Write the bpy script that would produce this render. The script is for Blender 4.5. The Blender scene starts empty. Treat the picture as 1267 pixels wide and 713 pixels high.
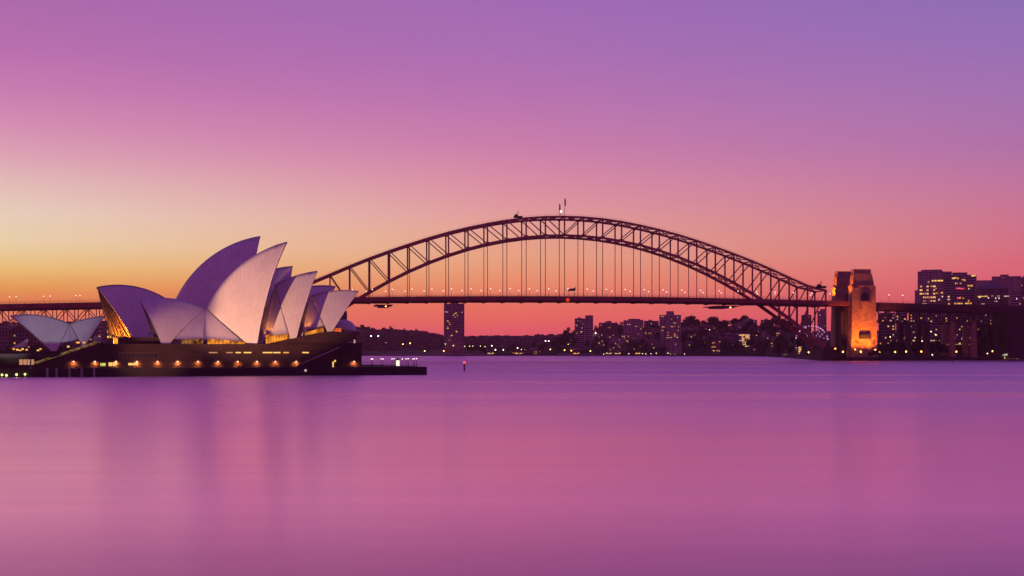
import bpy, math, random
import numpy as np
from mathutils import Vector, Matrix
random.seed(7)
S = bpy.context.scene
COL = S.collection
R = math.radians

# ------------------------------------------------------------------ camera
FPX, CX, HY, HC = 1737.0, 633.5, 430.3, 12.4      # focal length in photo pixels, principal column, horizon row, eye height
cd = bpy.data.cameras.new('camera'); cam = bpy.data.objects.new('camera', cd); COL.objects.link(cam)
cam.location = (0, 0, HC); cam.rotation_euler = (R(90), 0, 0)
cd.sensor_width = 36; cd.lens = 36 * FPX / 1267; cd.shift_y = (HY - 356.5) / 1267
cd.clip_start = 1; cd.clip_end = 60000
S.camera = cam

HAZE = 0.00008
# ------------------------------------------------------------------ dusk sky
def lin(c):
    return tuple(((v / 255) / 12.92 if v <= 10.3 else ((v / 255 + 0.055) / 1.055) ** 2.4) for v in c)
wd = bpy.data.worlds.new('World'); S.world = wd; wd.use_nodes = True
nt = wd.node_tree; nt.nodes.clear()
def N(t, tree=None, **k):
    n = (tree or nt).nodes.new(t)
    for a, b in k.items(): setattr(n, a, b)
    return n
def math_node(tree, op, a, b=None, clamp=False):
    n = tree.nodes.new('ShaderNodeMath'); n.operation = op; n.use_clamp = clamp
    for i, v in enumerate((a, b)):
        if v is None: continue
        if hasattr(v, 'is_output'): tree.links.new(v, n.inputs[i])
        else: n.inputs[i].default_value = v
    return n.outputs[0]
def maprange(tree, v, a, b, c=0.0, d=1.0, smooth=False):
    n = tree.nodes.new('ShaderNodeMapRange'); n.clamp = True
    if smooth: n.interpolation_type = 'SMOOTHSTEP'
    tree.links.new(v, n.inputs[0])
    for i, q in enumerate((a, b, c, d)): n.inputs[i + 1].default_value = q
    return n.outputs[0]
def mixcol(tree, f, a, b, mode='MIX'):
    n = tree.nodes.new('ShaderNodeMix'); n.data_type = 'RGBA'; n.blend_type = mode
    if hasattr(f, 'is_output'): tree.links.new(f, n.inputs[0])
    else: n.inputs[0].default_value = f
    for i, v in ((6, a), (7, b)):
        if hasattr(v, 'is_output'): tree.links.new(v, n.inputs[i])
        else: n.inputs[i].default_value = (*v, 1)
    return n.outputs[2]
def ramp(tree, v, stops, interp='LINEAR'):
    n = tree.nodes.new('ShaderNodeValToRGB'); n.color_ramp.interpolation = interp
    e = n.color_ramp.elements
    stops = sorted(stops)
    e[0].position, e[0].color = stops[0][0], (*stops[0][1], 1)
    e[1].position, e[1].color = stops[-1][0], (*stops[-1][1], 1)
    for p, c in stops[1:-1]:
        q = e.new(p); q.color = (*c, 1)
    tree.links.new(v, n.inputs[0])
    return n.outputs[0]
tc = N('ShaderNodeTexCoord'); sp = N('ShaderNodeSeparateXYZ'); nt.links.new(tc.outputs['Generated'], sp.inputs[0])
sx, sy, sz = sp.outputs
az = math_node(nt, 'ARCTAN2', sx, sy)
Z0, Z1 = -0.03, 0.62
pz = maprange(nt, sz, Z0, Z1)
def stops(px, tab, high):
    out = []
    for y, c in tab:
        t = (HY - y) / math.hypot(FPX, px - CX)
        out.append(((t / math.sqrt(1 + t * t) - Z0) / (Z1 - Z0), lin(c)))
    out.append((0.0, lin(tab[-1][1])))
    for z, c in high: out.append(((z - Z0) / (Z1 - Z0), c))
    return out
SKY_L = stops(0, [(0, (175, 108, 174)), (60, (188, 114, 177)), (110, (204, 128, 180)), (150, (216, 145, 182)), (190, (227, 167, 186)), (225, (234, 194, 190)),
                  (262, (241, 215, 195)), (300, (246, 220, 176)), (330, (250, 206, 130)), (352, (250, 176, 92)), (370, (250, 146, 82)), (400, (248, 132, 108)), (430, (232, 98, 110))],
              [(0.32, lin((172, 102, 165))), (0.45, lin((142, 88, 158))), (0.62, lin((104, 70, 146)))])
SKY_C = stops(633, [(0, (164, 108, 182)), (60, (173, 112, 182)), (120, (188, 118, 179)), (180, (207, 130, 175)), (225, (224, 146, 169)), (260, (233, 160, 162)), (290, (241, 170, 150)),
                    (320, (246, 172, 136)), (350, (252, 154, 114)), (372, (255, 132, 104)), (395, (255, 114, 104)), (415, (246, 98, 114)), (430, (228, 84, 118))],
              [(0.32, lin((160, 102, 174))), (0.45, lin((132, 88, 166))), (0.62, lin((98, 70, 148)))])
SKY_R = stops(1267, [(0, (145, 112, 184)), (60, (156, 114, 183)), (120, (168, 117, 179)), (180, (181, 117, 172)), (225, (198, 121, 162)), (262, (210, 122, 150)), (300, (221, 120, 138)),
                     (330, (232, 110, 126)), (360, (237, 102, 118)), (400, (232, 90, 114)), (430, (214, 78, 114))],
              [(0.32, lin((120, 92, 170))), (0.45, lin((98, 78, 160))), (0.62, lin((80, 64, 144)))])
cL, cC, cR = ramp(nt, pz, SKY_L), ramp(nt, pz, SKY_C), ramp(nt, pz, SKY_R)
a20 = R(20.04)
cLR = mixcol(nt, maprange(nt, az, -a20, 0.0), cL, cC)
front = mixcol(nt, maprange(nt, az, 0.0, a20), cLR, cR)
cB = ramp(nt, pz, [(0.0, lin((156, 60, 118))), (0.2, lin((166, 68, 148))), (0.6, lin((146, 68, 154))), (1.0, lin((114, 60, 148)))])
aabs = math_node(nt, 'ABSOLUTE', az)
allsky = mixcol(nt, maprange(nt, aabs, R(35), R(110), smooth=True), front, cB)
zen = mixcol(nt, maprange(nt, sz, 0.6, 1.0), allsky, lin((58, 50, 122)))
bg = N('ShaderNodeBackground'); wo = N('ShaderNodeOutputWorld')
nt.links.new(zen, bg.inputs[0]); bg.inputs[1].default_value = 1.0
nt.links.new(bg.outputs[0], wo.inputs[0])

# last glow of the set sun, far to the left behind the buildings
sd = bpy.data.lights.new('sun', 'SUN'); sun = bpy.data.objects.new('sun', sd); COL.objects.link(sun)
sd.energy = 0.08; sd.angle = R(28); sd.color = (1.0, 0.55, 0.32)
sun.rotation_euler = Vector((0.80, -0.6, -0.12)).to_track_quat('-Z', 'Y').to_euler()

vs = S.view_settings
vs.view_transform = 'Standard'; vs.look = 'None'; vs.exposure = 0; vs.gamma = 1
S.render.engine = 'CYCLES'
S.cycles.max_bounces = 5; S.cycles.volume_bounces = 0; S.cycles.use_denoising = True
S.cycles.sample_clamp_indirect = 4

# ------------------------------------------------------------------ helpers
def P(px, py, Y):                       # point at depth Y seen at photo column px, row py
    return Vector(((px - CX) / FPX * Y, Y, HC + (HY - py) / FPX * Y))
def GX(px, Y): return (px - CX) / FPX * Y
def ZY(py, Y): return HC + (HY - py) / FPX * Y

class MB:
    """collects boxes, bars, tubes and sheets into one mesh"""
    def __init__(s): s.v = []; s.f = []; s.uv = {}
    def add(s, vs_, fs):
        o = len(s.v); s.v += [tuple(p) for p in vs_]; s.f += [tuple(i + o for i in f) for f in fs]; return s
    def box(s, x0, x1, y0, y1, z0, z1):
        return s.add([(x0, y0, z0), (x1, y0, z0), (x1, y1, z0), (x0, y1, z0), (x0, y0, z1), (x1, y0, z1), (x1, y1, z1), (x0, y1, z1)],
                     [(0, 3, 2, 1), (4, 5, 6, 7), (0, 1, 5, 4), (1, 2, 6, 5), (2, 3, 7, 6), (3, 0, 4, 7)])
    def taper(s, x0, x1, y0, y1, z0, X0, X1, Y0, Y1, z1):
        return s.add([(x0, y0, z0), (x1, y0, z0), (x1, y1, z0), (x0, y1, z0), (X0, Y0, z1), (X1, Y0, z1), (X1, Y1, z1), (X0, Y1, z1)],
                     [(0, 3, 2, 1), (4, 5, 6, 7), (0, 1, 5, 4), (1, 2, 6, 5), (2, 3, 7, 6), (3, 0, 4, 7)])
    def prism(s, poly, y0, y1):         # polygon in x-z, extruded along y
        n = len(poly)
        return s.add([(x, y0, z) for x, z in poly] + [(x, y1, z) for x, z in poly],
                     [tuple(range(n)), tuple(range(2 * n - 1, n - 1, -1))] + [(i, i + n, (i + 1) % n + n, (i + 1) % n) for i in range(n)])
    def slab(s, poly, z0, z1):          # polygon in x-y, extruded along z
        n = len(poly)
        return s.add([(x, y, z0) for x, y in poly] + [(x, y, z1) for x, y in poly],
                     [tuple(range(n - 1, -1, -1)), tuple(range(n, 2 * n))] + [(i, (i + 1) % n, (i + 1) % n + n, i + n) for i in range(n)])
    def bar(s, a, b, w, h, up=(0, 0, 1)):
        a, b = Vector(a), Vector(b); d = (b - a).normalized(); u = Vector(up)
        if abs(d.dot(u)) > 0.98: u = Vector((0, 1, 0))
        x = d.cross(u).normalized(); z = x.cross(d)
        x *= w / 2; z *= h / 2
        p = [a - x - z, a + x - z, a + x + z, a - x + z, b - x - z, b + x - z, b + x + z, b - x + z]
        return s.add(p, [(0, 1, 2, 3), (7, 6, 5, 4), (0, 4, 5, 1), (1, 5, 6, 2), (2, 6, 7, 3), (3, 7, 4, 0)])
    def tube(s, a, b, r0, r1=None, n=8):
        r1 = r0 if r1 is None else r1
        a, b = Vector(a), Vector(b); d = (b - a).normalized(); u = Vector((0, 0, 1)) if abs(d.z) < .9 else Vector((1, 0, 0))
        x = d.cross(u).normalized(); y = d.cross(x)
        p = [c + (x * math.cos(t) + y * math.sin(t)) * r for c, r in ((a, r0), (b, r1)) for t in [2 * math.pi * k / n for k in range(n)]]
        return s.add(p, [tuple(range(n)), tuple(range(2 * n - 1, n - 1, -1))] + [(i, i + n, (i + 1) % n + n, (i + 1) % n) for i in range(n)])
    def ball(s, c, r, n=8, m=5, sz=1.0):
        c = Vector(c); vv = [c + Vector((0, 0, -r * sz))]
        for j in range(1, m):
            t = -math.pi / 2 + math.pi * j / m
            vv += [c + Vector((r * math.cos(t) * math.cos(2 * math.pi * k / n), r * math.cos(t) * math.sin(2 * math.pi * k / n), r * sz * math.sin(t))) for k in range(n)]
        vv.append(c + Vector((0, 0, r * sz)))
        f = [(0, 1 + (k + 1) % n, 1 + k) for k in range(n)]
        for j in range(m - 2):
            f += [(1 + j * n + k, 1 + j * n + (k + 1) % n, 1 + (j + 1) * n + (k + 1) % n, 1 + (j + 1) * n + k) for k in range(n)]
        l = len(vv) - 1
        f += [(l, 1 + (m - 2) * n + k, 1 + (m - 2) * n + (k + 1) % n) for k in range(n)]
        return s.add(vv, f)
    def mesh(s, name, mat, smooth=False):
        m = bpy.data.meshes.new(name); m.from_pydata(s.v, [], s.f); m.update()
        if mat: m.materials.append(mat)
        if smooth: m.shade_smooth()
        return m
def link(name, mesh, parent=None, loc=None, rz=None):
    o = bpy.data.objects.new(name, mesh); COL.objects.link(o)
    if parent: o.parent = parent
    if loc is not None: o.location = loc
    if rz is not None: o.rotation_euler = (0, 0, rz)
    return o
def obj(name, mb, mat, parent=None, loc=None, smooth=False, rz=None):
    return link(name, mb.mesh(name, mat, smooth), parent, loc, rz)
def tag(o, label=None, cat=None, group=None, kind=None):
    for k, v in (('label', label), ('category', cat), ('group', group), ('kind', kind)):
        if v: o[k] = v
    return o
def thing(name, label, cat, loc=(0, 0, 0), rz=0, group=None):
    o = bpy.data.objects.new(name, None); COL.objects.link(o); o.empty_display_size = 1
    o.location = loc; o.rotation_euler = (0, 0, rz)
    return tag(o, label, cat, group)
KIDS = {}
def copy_tree(o, parent=None):
    c = o.copy(); COL.objects.link(c)
    if parent is not None: c.parent = parent
    for ch in o.children: copy_tree(ch, c)
    return c
def place(proto, loc, rz=0, sc=1.0, label=None, group=None):
    c = copy_tree(proto)
    c.location = loc; c.rotation_euler = (0, 0, rz); c.scale = (sc, sc, sc) if isinstance(sc, (int, float)) else sc
    if label: c['label'] = label
    if group: c['group'] = group
    return c

# ------------------------------------------------------------------ materials
def mat(name, col, rough=0.7, var=0.25, scale=0.3, spec=0.3, bump=0.0, metallic=0.0):
    m = bpy.data.materials.new(name); m.use_nodes = True; t = m.node_tree
    b = t.nodes['Principled BSDF']; b.inputs['Roughness'].default_value = rough
    b.inputs['Specular IOR Level'].default_value = spec; b.inputs['Metallic'].default_value = metallic
    g = t.nodes.new('ShaderNodeTexCoord'); n = t.nodes.new('ShaderNodeTexNoise'); n.inputs['Scale'].default_value = scale; n.inputs['Detail'].default_value = 6
    t.links.new(g.outputs['Object'], n.inputs['Vector'])
    f = maprange(t, n.outputs[0], 0.3, 0.7)
    c = mixcol(t, f, tuple(v * (1 - var) for v in col), tuple(min(1, v * (1 + var)) for v in col))
    t.links.new(c, b.inputs['Base Color'])
    if bump:
        bn = t.nodes.new('ShaderNodeBump'); bn.inputs['Strength'].default_value = bump; t.links.new(n.outputs[0], bn.inputs['Height']); t.links.new(bn.outputs[0], b.inputs['Normal'])
    return m
def emit(name, col, k, var=0.0, scale=0.6):
    m = bpy.data.materials.new(name); m.use_nodes = True; t = m.node_tree; t.nodes.clear()
    e = t.nodes.new('ShaderNodeEmission'); o = t.nodes.new('ShaderNodeOutputMaterial'); t.links.new(e.outputs[0], o.inputs[0])
    e.inputs[0].default_value = (*col, 1); e.inputs[1].default_value = k
    if var:
        g = t.nodes.new('ShaderNodeTexCoord'); n = t.nodes.new('ShaderNodeTexNoise'); n.inputs['Scale'].default_value = scale
        t.links.new(g.outputs['Object'], n.inputs['Vector'])
        f = maprange(t, n.outputs[0], 0.35, 0.65)
        t.links.new(mixcol(t, f, tuple(v * (1 - var) for v in col), col), e.inputs[0])
    return m
def facade(name, col, fh=3.0, fw=2.6, glass=(0.03, 0.03, 0.045), bandonly=False):
    m = bpy.data.materials.new(name); m.use_nodes = True; t = m.node_tree; b = t.nodes['Principled BSDF']
    g = t.nodes.new('ShaderNodeTexCoord'); s = t.nodes.new('ShaderNodeSeparateXYZ'); t.links.new(g.outputs['Object'], s.inputs[0])
    h = math_node(t, 'FRACT', math_node(t, 'DIVIDE', s.outputs[2], fh))
    w = math_node(t, 'FRACT', math_node(t, 'DIVIDE', math_node(t, 'ADD', s.outputs[0], s.outputs[1]), fw))
    hz = math_node(t, 'MULTIPLY', math_node(t, 'GREATER_THAN', h, 0.33), math_node(t, 'LESS_THAN', h, 0.82))
    wz = math_node(t, 'MULTIPLY', math_node(t, 'GREATER_THAN', w, 0.05 if bandonly else 0.22), math_node(t, 'LESS_THAN', w, 0.97 if bandonly else 0.8))
    nz = t.nodes.new('ShaderNodeNewGeometry'); s2 = t.nodes.new('ShaderNodeSeparateXYZ'); t.links.new(nz.outputs['Normal'], s2.inputs[0])
    side = math_node(t, 'LESS_THAN', math_node(t, 'ABSOLUTE', s2.outputs[2]), 0.5)
    f = math_node(t, 'MULTIPLY', math_node(t, 'MULTIPLY', hz, wz), side)
    n = t.nodes.new('ShaderNodeTexNoise'); n.inputs['Scale'].default_value = 0.15; n.inputs['Detail'].default_value = 5; t.links.new(g.outputs['Object'], n.inputs['Vector'])
    wall = mixcol(t, maprange(t, n.outputs[0], .3, .7), tuple(v * .75 for v in col), tuple(v * 1.2 for v in col))
    t.links.new(mixcol(t, f, wall, glass), b.inputs['Base Color'])
    t.links.new(maprange(t, f, 0, 1, 0.85, 0.25), b.inputs['Roughness'])
    b.inputs['Specular IOR Level'].default_value = 0.3
    return m
def tile_mat(name, col):
    """glazed shell tiles: lids fan out along the ribs (uv.x = rib, uv.y = along the rib)"""
    m = bpy.data.materials.new(name); m.use_nodes = True; t = m.node_tree; b = t.nodes['Principled BSDF']
    g = t.nodes.new('ShaderNodeUVMap'); g.uv_map = 'UVMap'; s = t.nodes.new('ShaderNodeSeparateXYZ'); t.links.new(g.outputs[0], s.inputs[0])
    rib = math_node(t, 'FRACT', s.outputs[0]); lid = math_node(t, 'FRACT', math_node(t, 'ADD', s.outputs[1], math_node(t, 'MULTIPLY', math_node(t, 'ABSOLUTE', math_node(t, 'SUBTRACT', rib, 0.5)), 0.9)))
    l1 = math_node(t, 'LESS_THAN', rib, 0.13); l2 = math_node(t, 'LESS_THAN', lid, 0.10)
    ln = math_node(t, 'MAXIMUM', l1, math_node(t, 'MULTIPLY', l2, 0.7))
    c = t.nodes.new('ShaderNodeTexCoord'); n = t.nodes.new('ShaderNodeTexNoise'); n.inputs['Scale'].default_value = 0.12; n.inputs['Detail'].default_value = 6
    t.links.new(c.outputs['Object'], n.inputs['Vector'])
    wn = t.nodes.new('ShaderNodeTexWhiteNoise'); wn.noise_dimensions = '2D'
    fl = t.nodes.new('ShaderNodeVectorMath'); fl.operation = 'FLOOR'; t.links.new(g.outputs[0], fl.inputs[0]); t.links.new(fl.outputs[0], wn.inputs['Vector'])
    base = mixcol(t, maprange(t, n.outputs[0], .3, .7), tuple(v * .90 for v in col), col)
    base = mixcol(t, math_node(t, 'MULTIPLY', wn.outputs[0], 0.16), base, tuple(v * .45 for v in col))
    t.links.new(mixcol(t, math_node(t, 'MULTIPLY', ln, 0.32), base, tuple(v * .45 for v in col)), b.inputs['Base Color'])
    b.inputs['Roughness'].default_value = 0.42; b.inputs['Specular IOR Level'].default_value = 0.35
    return m
def stone_mat(name, col, bw=1.6, bh=0.75, fade=0.5):
    m = bpy.data.materials.new(name); m.use_nodes = True; t = m.node_tree; b = t.nodes['Principled BSDF']
    g = t.nodes.new('ShaderNodeTexCoord'); s = t.nodes.new('ShaderNodeSeparateXYZ'); t.links.new(g.outputs['Object'], s.inputs[0])
    cmb = t.nodes.new('ShaderNodeCombineXYZ'); t.links.new(math_node(t, 'ADD', s.outputs[0], s.outputs[1]), cmb.inputs[0]); t.links.new(s.outputs[2], cmb.inputs[1])
    br = t.nodes.new('ShaderNodeTexBrick'); t.links.new(cmb.outputs[0], br.inputs['Vector'])
    br.inputs['Scale'].default_value = 1; br.inputs['Brick Width'].default_value = bw; br.inputs['Row Height'].default_value = bh; br.inputs['Mortar Size'].default_value = 0.06
    br.inputs['Color1'].default_value = (*[v * .7 for v in col], 1); br.inputs['Color2'].default_value = (*[min(1, v * 1.25) for v in col], 1); br.inputs['Mortar'].default_value = (*[v * fade for v in col], 1)
    n = t.nodes.new('ShaderNodeTexNoise'); n.inputs['Scale'].default_value = 0.22; n.inputs['Detail'].default_value = 7; t.links.new(g.outputs['Object'], n.inputs['Vector'])
    t.links.new(mixcol(t, maprange(t, n.outputs[0], .35, .75, 0, .55), br.outputs[0], tuple(v * .4 for v in col)), b.inputs['Base Color'])
    b.inputs['Roughness'].default_value = 0.85
    return m
M = {}
M['tile'] = tile_mat('shell_tiles', (0.74, 0.71, 0.68))
M['concrete'] = mat('shell_concrete', (0.36, 0.33, 0.31))
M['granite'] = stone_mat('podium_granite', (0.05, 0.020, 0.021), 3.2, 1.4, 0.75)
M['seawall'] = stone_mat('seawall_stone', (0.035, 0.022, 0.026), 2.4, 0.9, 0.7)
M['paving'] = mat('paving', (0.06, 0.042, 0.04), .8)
M['bronze'] = mat('bronze_glazing', (0.42, 0.22, 0.11), .35, .5, 1.2, .5)
M['mullion'] = mat('bronze_mullion', (0.10, 0.06, 0.045), .5)
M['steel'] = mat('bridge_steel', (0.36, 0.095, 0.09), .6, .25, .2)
M['viaduct'] = mat('shaded_viaduct_steel', (0.06, 0.024, 0.03), .7)  # same paint as the bridge, darkened in colour for the dimmer right end
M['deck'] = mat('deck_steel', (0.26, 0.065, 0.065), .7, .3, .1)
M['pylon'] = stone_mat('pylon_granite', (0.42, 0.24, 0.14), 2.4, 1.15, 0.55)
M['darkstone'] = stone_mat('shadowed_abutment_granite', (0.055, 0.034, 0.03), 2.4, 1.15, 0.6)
M['iron'] = mat('dark_iron', (0.035, 0.03, 0.035), .6)
M['bark'] = mat('bark', (0.06, 0.045, 0.035), .9)
M['ground'] = mat('grassy_ground', (0.035, 0.04, 0.028), .95, .5, .03)
M['hill'] = mat('wooded_hill', (0.06, 0.045, 0.038), .95, .5, .02)
M['roof'] = mat('roof_tiles', (0.13, 0.07, 0.06), .85, .3, .3)
M['slate'] = mat('slate_roof', (0.16, 0.15, 0.19), .7, .2, .3)
M['cloth'] = mat('flag_cloth', (0.22, 0.06, 0.09), .8)
LEAF = [mat('foliage_%s' % n, c, .9, .55, .35) for n, c in (('olive', (0.050, 0.056, 0.030)), ('deep', (0.030, 0.040, 0.026)), ('dusty', (0.060, 0.060, 0.040)))]
FAC = [facade('facade_pale', (0.50, 0.37, 0.31)), facade('facade_brick', (0.28, 0.15, 0.11)), facade('facade_dark', (0.22, 0.15, 0.14)),
       facade('facade_band', (0.46, 0.34, 0.32), 3.0, 7.0, bandonly=True), facade('facade_tower', (0.40, 0.25, 0.22), 2.9, 2.2)]
E = dict(amber=emit('amber_lamp', (1.0, 0.36, 0.07), 10), warm=emit('warm_lamp', (1.0, 0.70, 0.42), 3.5), white=emit('white_lamp', (1.0, 0.88, 0.78), 7),
         green=emit('green_lamp', (0.75, 1.0, 0.18), 5), red=emit('red_lamp', (1.0, 0.035, 0.05), 4.0), winA=emit('window_amber', (1.0, 0.40, 0.07), 1.05), winB=emit('window_gold', (1.0, 0.55, 0.14), 1.25),
         winC=emit('window_pale', (1.0, 0.62, 0.55), .75), winD=emit('window_dim', (0.9, 0.40, 0.22), .6), winR=emit('window_red', (1.0, .08, .16), 1.2),
         foyer=emit('foyer_glow', (1.0, 0.30, 0.03), 1.5, .8, .35), pink=emit('pink_bulbs', (1.0, 0.42, 0.85), 1.2, .6, .5), lime=emit('lime_bulbs', (1.0, .95, .45), 1.3, .6, .5), yel=emit('yellow_window', (0.85, 0.80, 0.16), .9, .7, .35))

# ------------------------------------------------------------------ water
wm = bpy.data.materials.new('harbour_water'); wm.use_nodes = True; t = wm.node_tree; b = t.nodes['Principled BSDF']
t.nodes.remove(b)
g = t.nodes.new('ShaderNodeTexCoord'); s = t.nodes.new('ShaderNodeSeparateXYZ'); t.links.new(g.outputs['Object'], s.inputs[0])
def wnoise(sx_, sy_, rot=0.0, det=4):
    mp = t.nodes.new('ShaderNodeMapping'); mp.inputs['Scale'].default_value = (sx_, sy_, 1); mp.inputs['Rotation'].default_value = (0, 0, rot)
    t.links.new(g.outputs['Object'], mp.inputs[0]); n = t.nodes.new('ShaderNodeTexNoise'); n.inputs['Scale'].default_value = 1; n.inputs['Detail'].default_value = det
    t.links.new(mp.outputs[0], n.inputs['Vector']); return n.outputs[0]
far = maprange(t, s.outputs[1], 150, 760, 0, 1)            # sheltered cove near the viewer, wind-ruffled channel beyond
patch = wnoise(0.004, 0.012, .2)
streak = wnoise(0.0035, 0.05, -.12, 3)
rg = math_node(t, 'ADD', math_node(t, 'MULTIPLY', far, 0.26), math_node(t, 'MULTIPLY', math_node(t, 'SUBTRACT', patch, .5), 0.06))
rg = math_node(t, 'ADD', rg, math_node(t, 'MULTIPLY', math_node(t, 'MULTIPLY', math_node(t, 'SUBTRACT', streak, .5), far), 0.34))
wk_ = t.nodes.new('ShaderNodeTexWave'); wk_.wave_type = 'RINGS'; wk_.inputs['Scale'].default_value = .0021; wk_.inputs['Distortion'].default_value = 7; wk_.inputs['Detail'].default_value = 3; wk_.inputs['Detail Scale'].default_value = .6
mpw = t.nodes.new('ShaderNodeMapping'); mpw.inputs['Location'].default_value = (300, -250, 0); mpw.inputs['Scale'].default_value = (.6, 1.0, 1); t.links.new(g.outputs['Object'], mpw.inputs[0]); t.links.new(mpw.outputs[0], wk_.inputs['Vector'])
wake = math_node(t, 'MULTIPLY', maprange(t, wk_.outputs['Fac'], .66, .97, 0, 1, True), maprange(t, s.outputs[0], -120, 120, .15, 1, True))
rg = math_node(t, 'SUBTRACT', rg, math_node(t, 'MULTIPLY', math_node(t, 'MULTIPLY', wake, patch), math_node(t, 'MULTIPLY', far, .36)))
rg = math_node(t, 'ADD', rg, 0.215)
swell = wnoise(0.012, 0.22, .05, 5)
rg = math_node(t, 'ADD', rg, math_node(t, 'MULTIPLY', math_node(t, 'SUBTRACT', swell, .5), .055))
rg = math_node(t, 'MAXIMUM', rg, .12)
gl_ = t.nodes.new('ShaderNodeBsdfGlossy'); gl_.inputs['Color'].default_value = (1.0, 0.66, 0.83, 1); t.links.new(rg, gl_.inputs['Roughness'])
df_ = t.nodes.new('ShaderNodeBsdfDiffuse'); df_.inputs['Color'].default_value = (0.09, 0.025, 0.13, 1)
fr_ = t.nodes.new('ShaderNodeFresnel'); fr_.inputs['IOR'].default_value = 1.36; mx_ = t.nodes.new('ShaderNodeMixShader')
t.links.new(maprange(t, fr_.outputs[0], 0.18, 0.52, 0.05, 1.0), mx_.inputs[0]); t.links.new(df_.outputs[0], mx_.inputs[1]); t.links.new(gl_.outputs[0], mx_.inputs[2])
t.links.new(mx_.outputs[0], t.nodes['Material Output'].inputs[0])
obj('water', MB().add([(-2500, -600, 0), (2500, -600, 0), (2500, 3700, 0), (-2500, 3700, 0)], [(0, 1, 2, 3)]), wm)['kind'] = 'structure'

# ------------------------------------------------------------------ terrain
def interp(tab, x):
    xs = [p[0] for p in tab]; ys = [p[1] for p in tab]
    return float(np.interp(x, xs, ys))
SHORE = [(340, 2165), (450, 2165), (472, 2140), (560, 2130), (640, 2140), (700, 2150), (830, 2110), (900, 2060), (945, 1990), (970, 1800), (986, 1590), (1003, 1430), (1028, 1345), (1060, 1318), (1150, 1345), (1267, 1372), (1420, 1390)]
TOPZ = [(340, 5), (472, 6), (560, 9), (640, 11), (685, 24), (705, 32), (740, 37), (790, 43), (830, 47), (900, 48), (950, 46), (985, 38), (1020, 22), (1060, 14), (1150, 16), (1267, 22), (1420, 30)]
def ground_z(px, Y):
    d = Y - interp(SHORE, px); h = interp(TOPZ, px)
    base = 1.8 if px < 985 else 3.0
    return base + (h - base) * min(1, max(0, d - 12) / 230) ** 0.8
def terrain(name, pxs, ds, shore, zf, m, bottom=-3):
    mb = MB(); rows = len(ds)
    for px in pxs:
        Y0 = shore(px)
        mb.v.append((GX(px, Y0), Y0, bottom))
        for d in ds: mb.v.append((GX(px, Y0 + d), Y0 + d, zf(px, Y0 + d)))
    n = rows + 1
    for i in range(len(pxs) - 1):
        for j in range(n - 1): mb.f.append((i * n + j, (i + 1) * n + j, (i + 1) * n + j + 1, i * n + j + 1))
    o = obj(name, mb, m); o['kind'] = 'structure'; return o
terrain('ground', list(range(340, 1430, 6)), [0, 6, 20, 50, 90, 130, 180, 250, 400, 700, 1100], lambda p: interp(SHORE, p), ground_z, M['ground'])
HILLY = [(-300, 400), (100, 402), (300, 404), (430, 408.5), (460, 411.5), (480, 412), (520, 415), (540, 418), (556, 423), (575, 421.5), (600, 420), (640, 420), (680, 419), (720, 416), (800, 414), (1000, 410), (1500, 405)]
HS = [(-300, 2650), (430, 2640), (520, 2640), (600, 2800), (1500, 2900)]
def hill_z(px, Y):
    d = Y - interp(HS, px); top = ZY(interp(HILLY, px), interp(HS, px) + 320)
    return 1.5 + (top - 1.5) * math.sin(min(1, max(0, d) / 320) * math.pi / 2) - max(0, d - 400) * .03
terrain('hills', list(range(-300, 1500, 8)), [0, 10, 60, 130, 220, 320, 420, 700], lambda p: interp(HS, p), hill_z, M['hill'])
# the point that carries the city behind the opera house
SSH = [(-300, 1010), (200, 1040), (395, 1130), (432, 1150)]
terrain('headland', list(range(-300, 436, 8)), [0, 8, 40, 120, 260], lambda p: interp(SSH, p), lambda p, Y: 3 + 9 * min(1, max(0, Y - interp(SSH, p) - 6) / 120), M['ground'])

# wood covering the far hills: too far to count, one mass
rnd = random.Random(3); wood = MB()
for k in range(2600):
    px = rnd.uniform(430, 720) if k < 2100 else rnd.uniform(-120, 430)
    Y = interp(HS, px) + 15 + 330 * rnd.random() ** .8
    r = rnd.uniform(3.0, 6.5); z = hill_z(px, Y) + r * .5; c = Vector((GX(px, Y), Y, z)); i0 = len(wood.v)
    wood.ball(c, r, 7, 5, rnd.uniform(.7, 1.15))
    for q in range(i0, len(wood.v)):
        p = Vector(wood.v[q]); wood.v[q] = tuple(c + (p - c) * rnd.uniform(.72, 1.25))
tag(obj('wood', wood, mat('distant_foliage', (0.10, 0.062, 0.05), .9, .5, .05)), 'dark wooded hillside beyond the water left of the tall tower', 'wood', kind='stuff')

# ------------------------------------------------------------------ opera house
AX = R(18); OU = Vector((math.cos(AX), math.sin(AX), 0)); OV = Vector((math.sin(AX), -math.cos(AX), 0)); OO = Vector((-111.7, 619, 0))
# local frame of the building: x along its axis (s), y = -lateral (v), so local (s, -v, z)
house = thing('opera_house', 'opera house with white sail-shaped roofs on a dark granite podium', 'opera house', OO, AX)
def onplane(px, py, v):
    q = OO + OV * v; k = (px - CX) / FPX
    s_ = (k * q.y - q.x) / (OU.x - k * OU.y); p = q + OU * s_
    return Vector((s_, -v, HC + (HY - py) * p.y / FPX))
def sphere(T, B, F, Rr, side):
    ab, ac = B - T, F - T; n = ab.cross(ac)
    c = T + (n.cross(ab) * ac.dot(ac) + ac.cross(n) * ab.dot(ab)) / (2 * n.dot(n))
    d = math.sqrt(max(0, Rr * Rr - (c - T).length_squared)); n = n.normalized()
    if n.y * side < 0: n = -n
    return c - n * d
def arc(A, B, C, n=14):
    p, q = A - C, B - C; w = p.angle(q)
    return [C + (p * math.sin((1 - k / n) * w) + q * math.sin(k / n * w)) / math.sin(w) for k in range(n + 1)]
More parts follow.
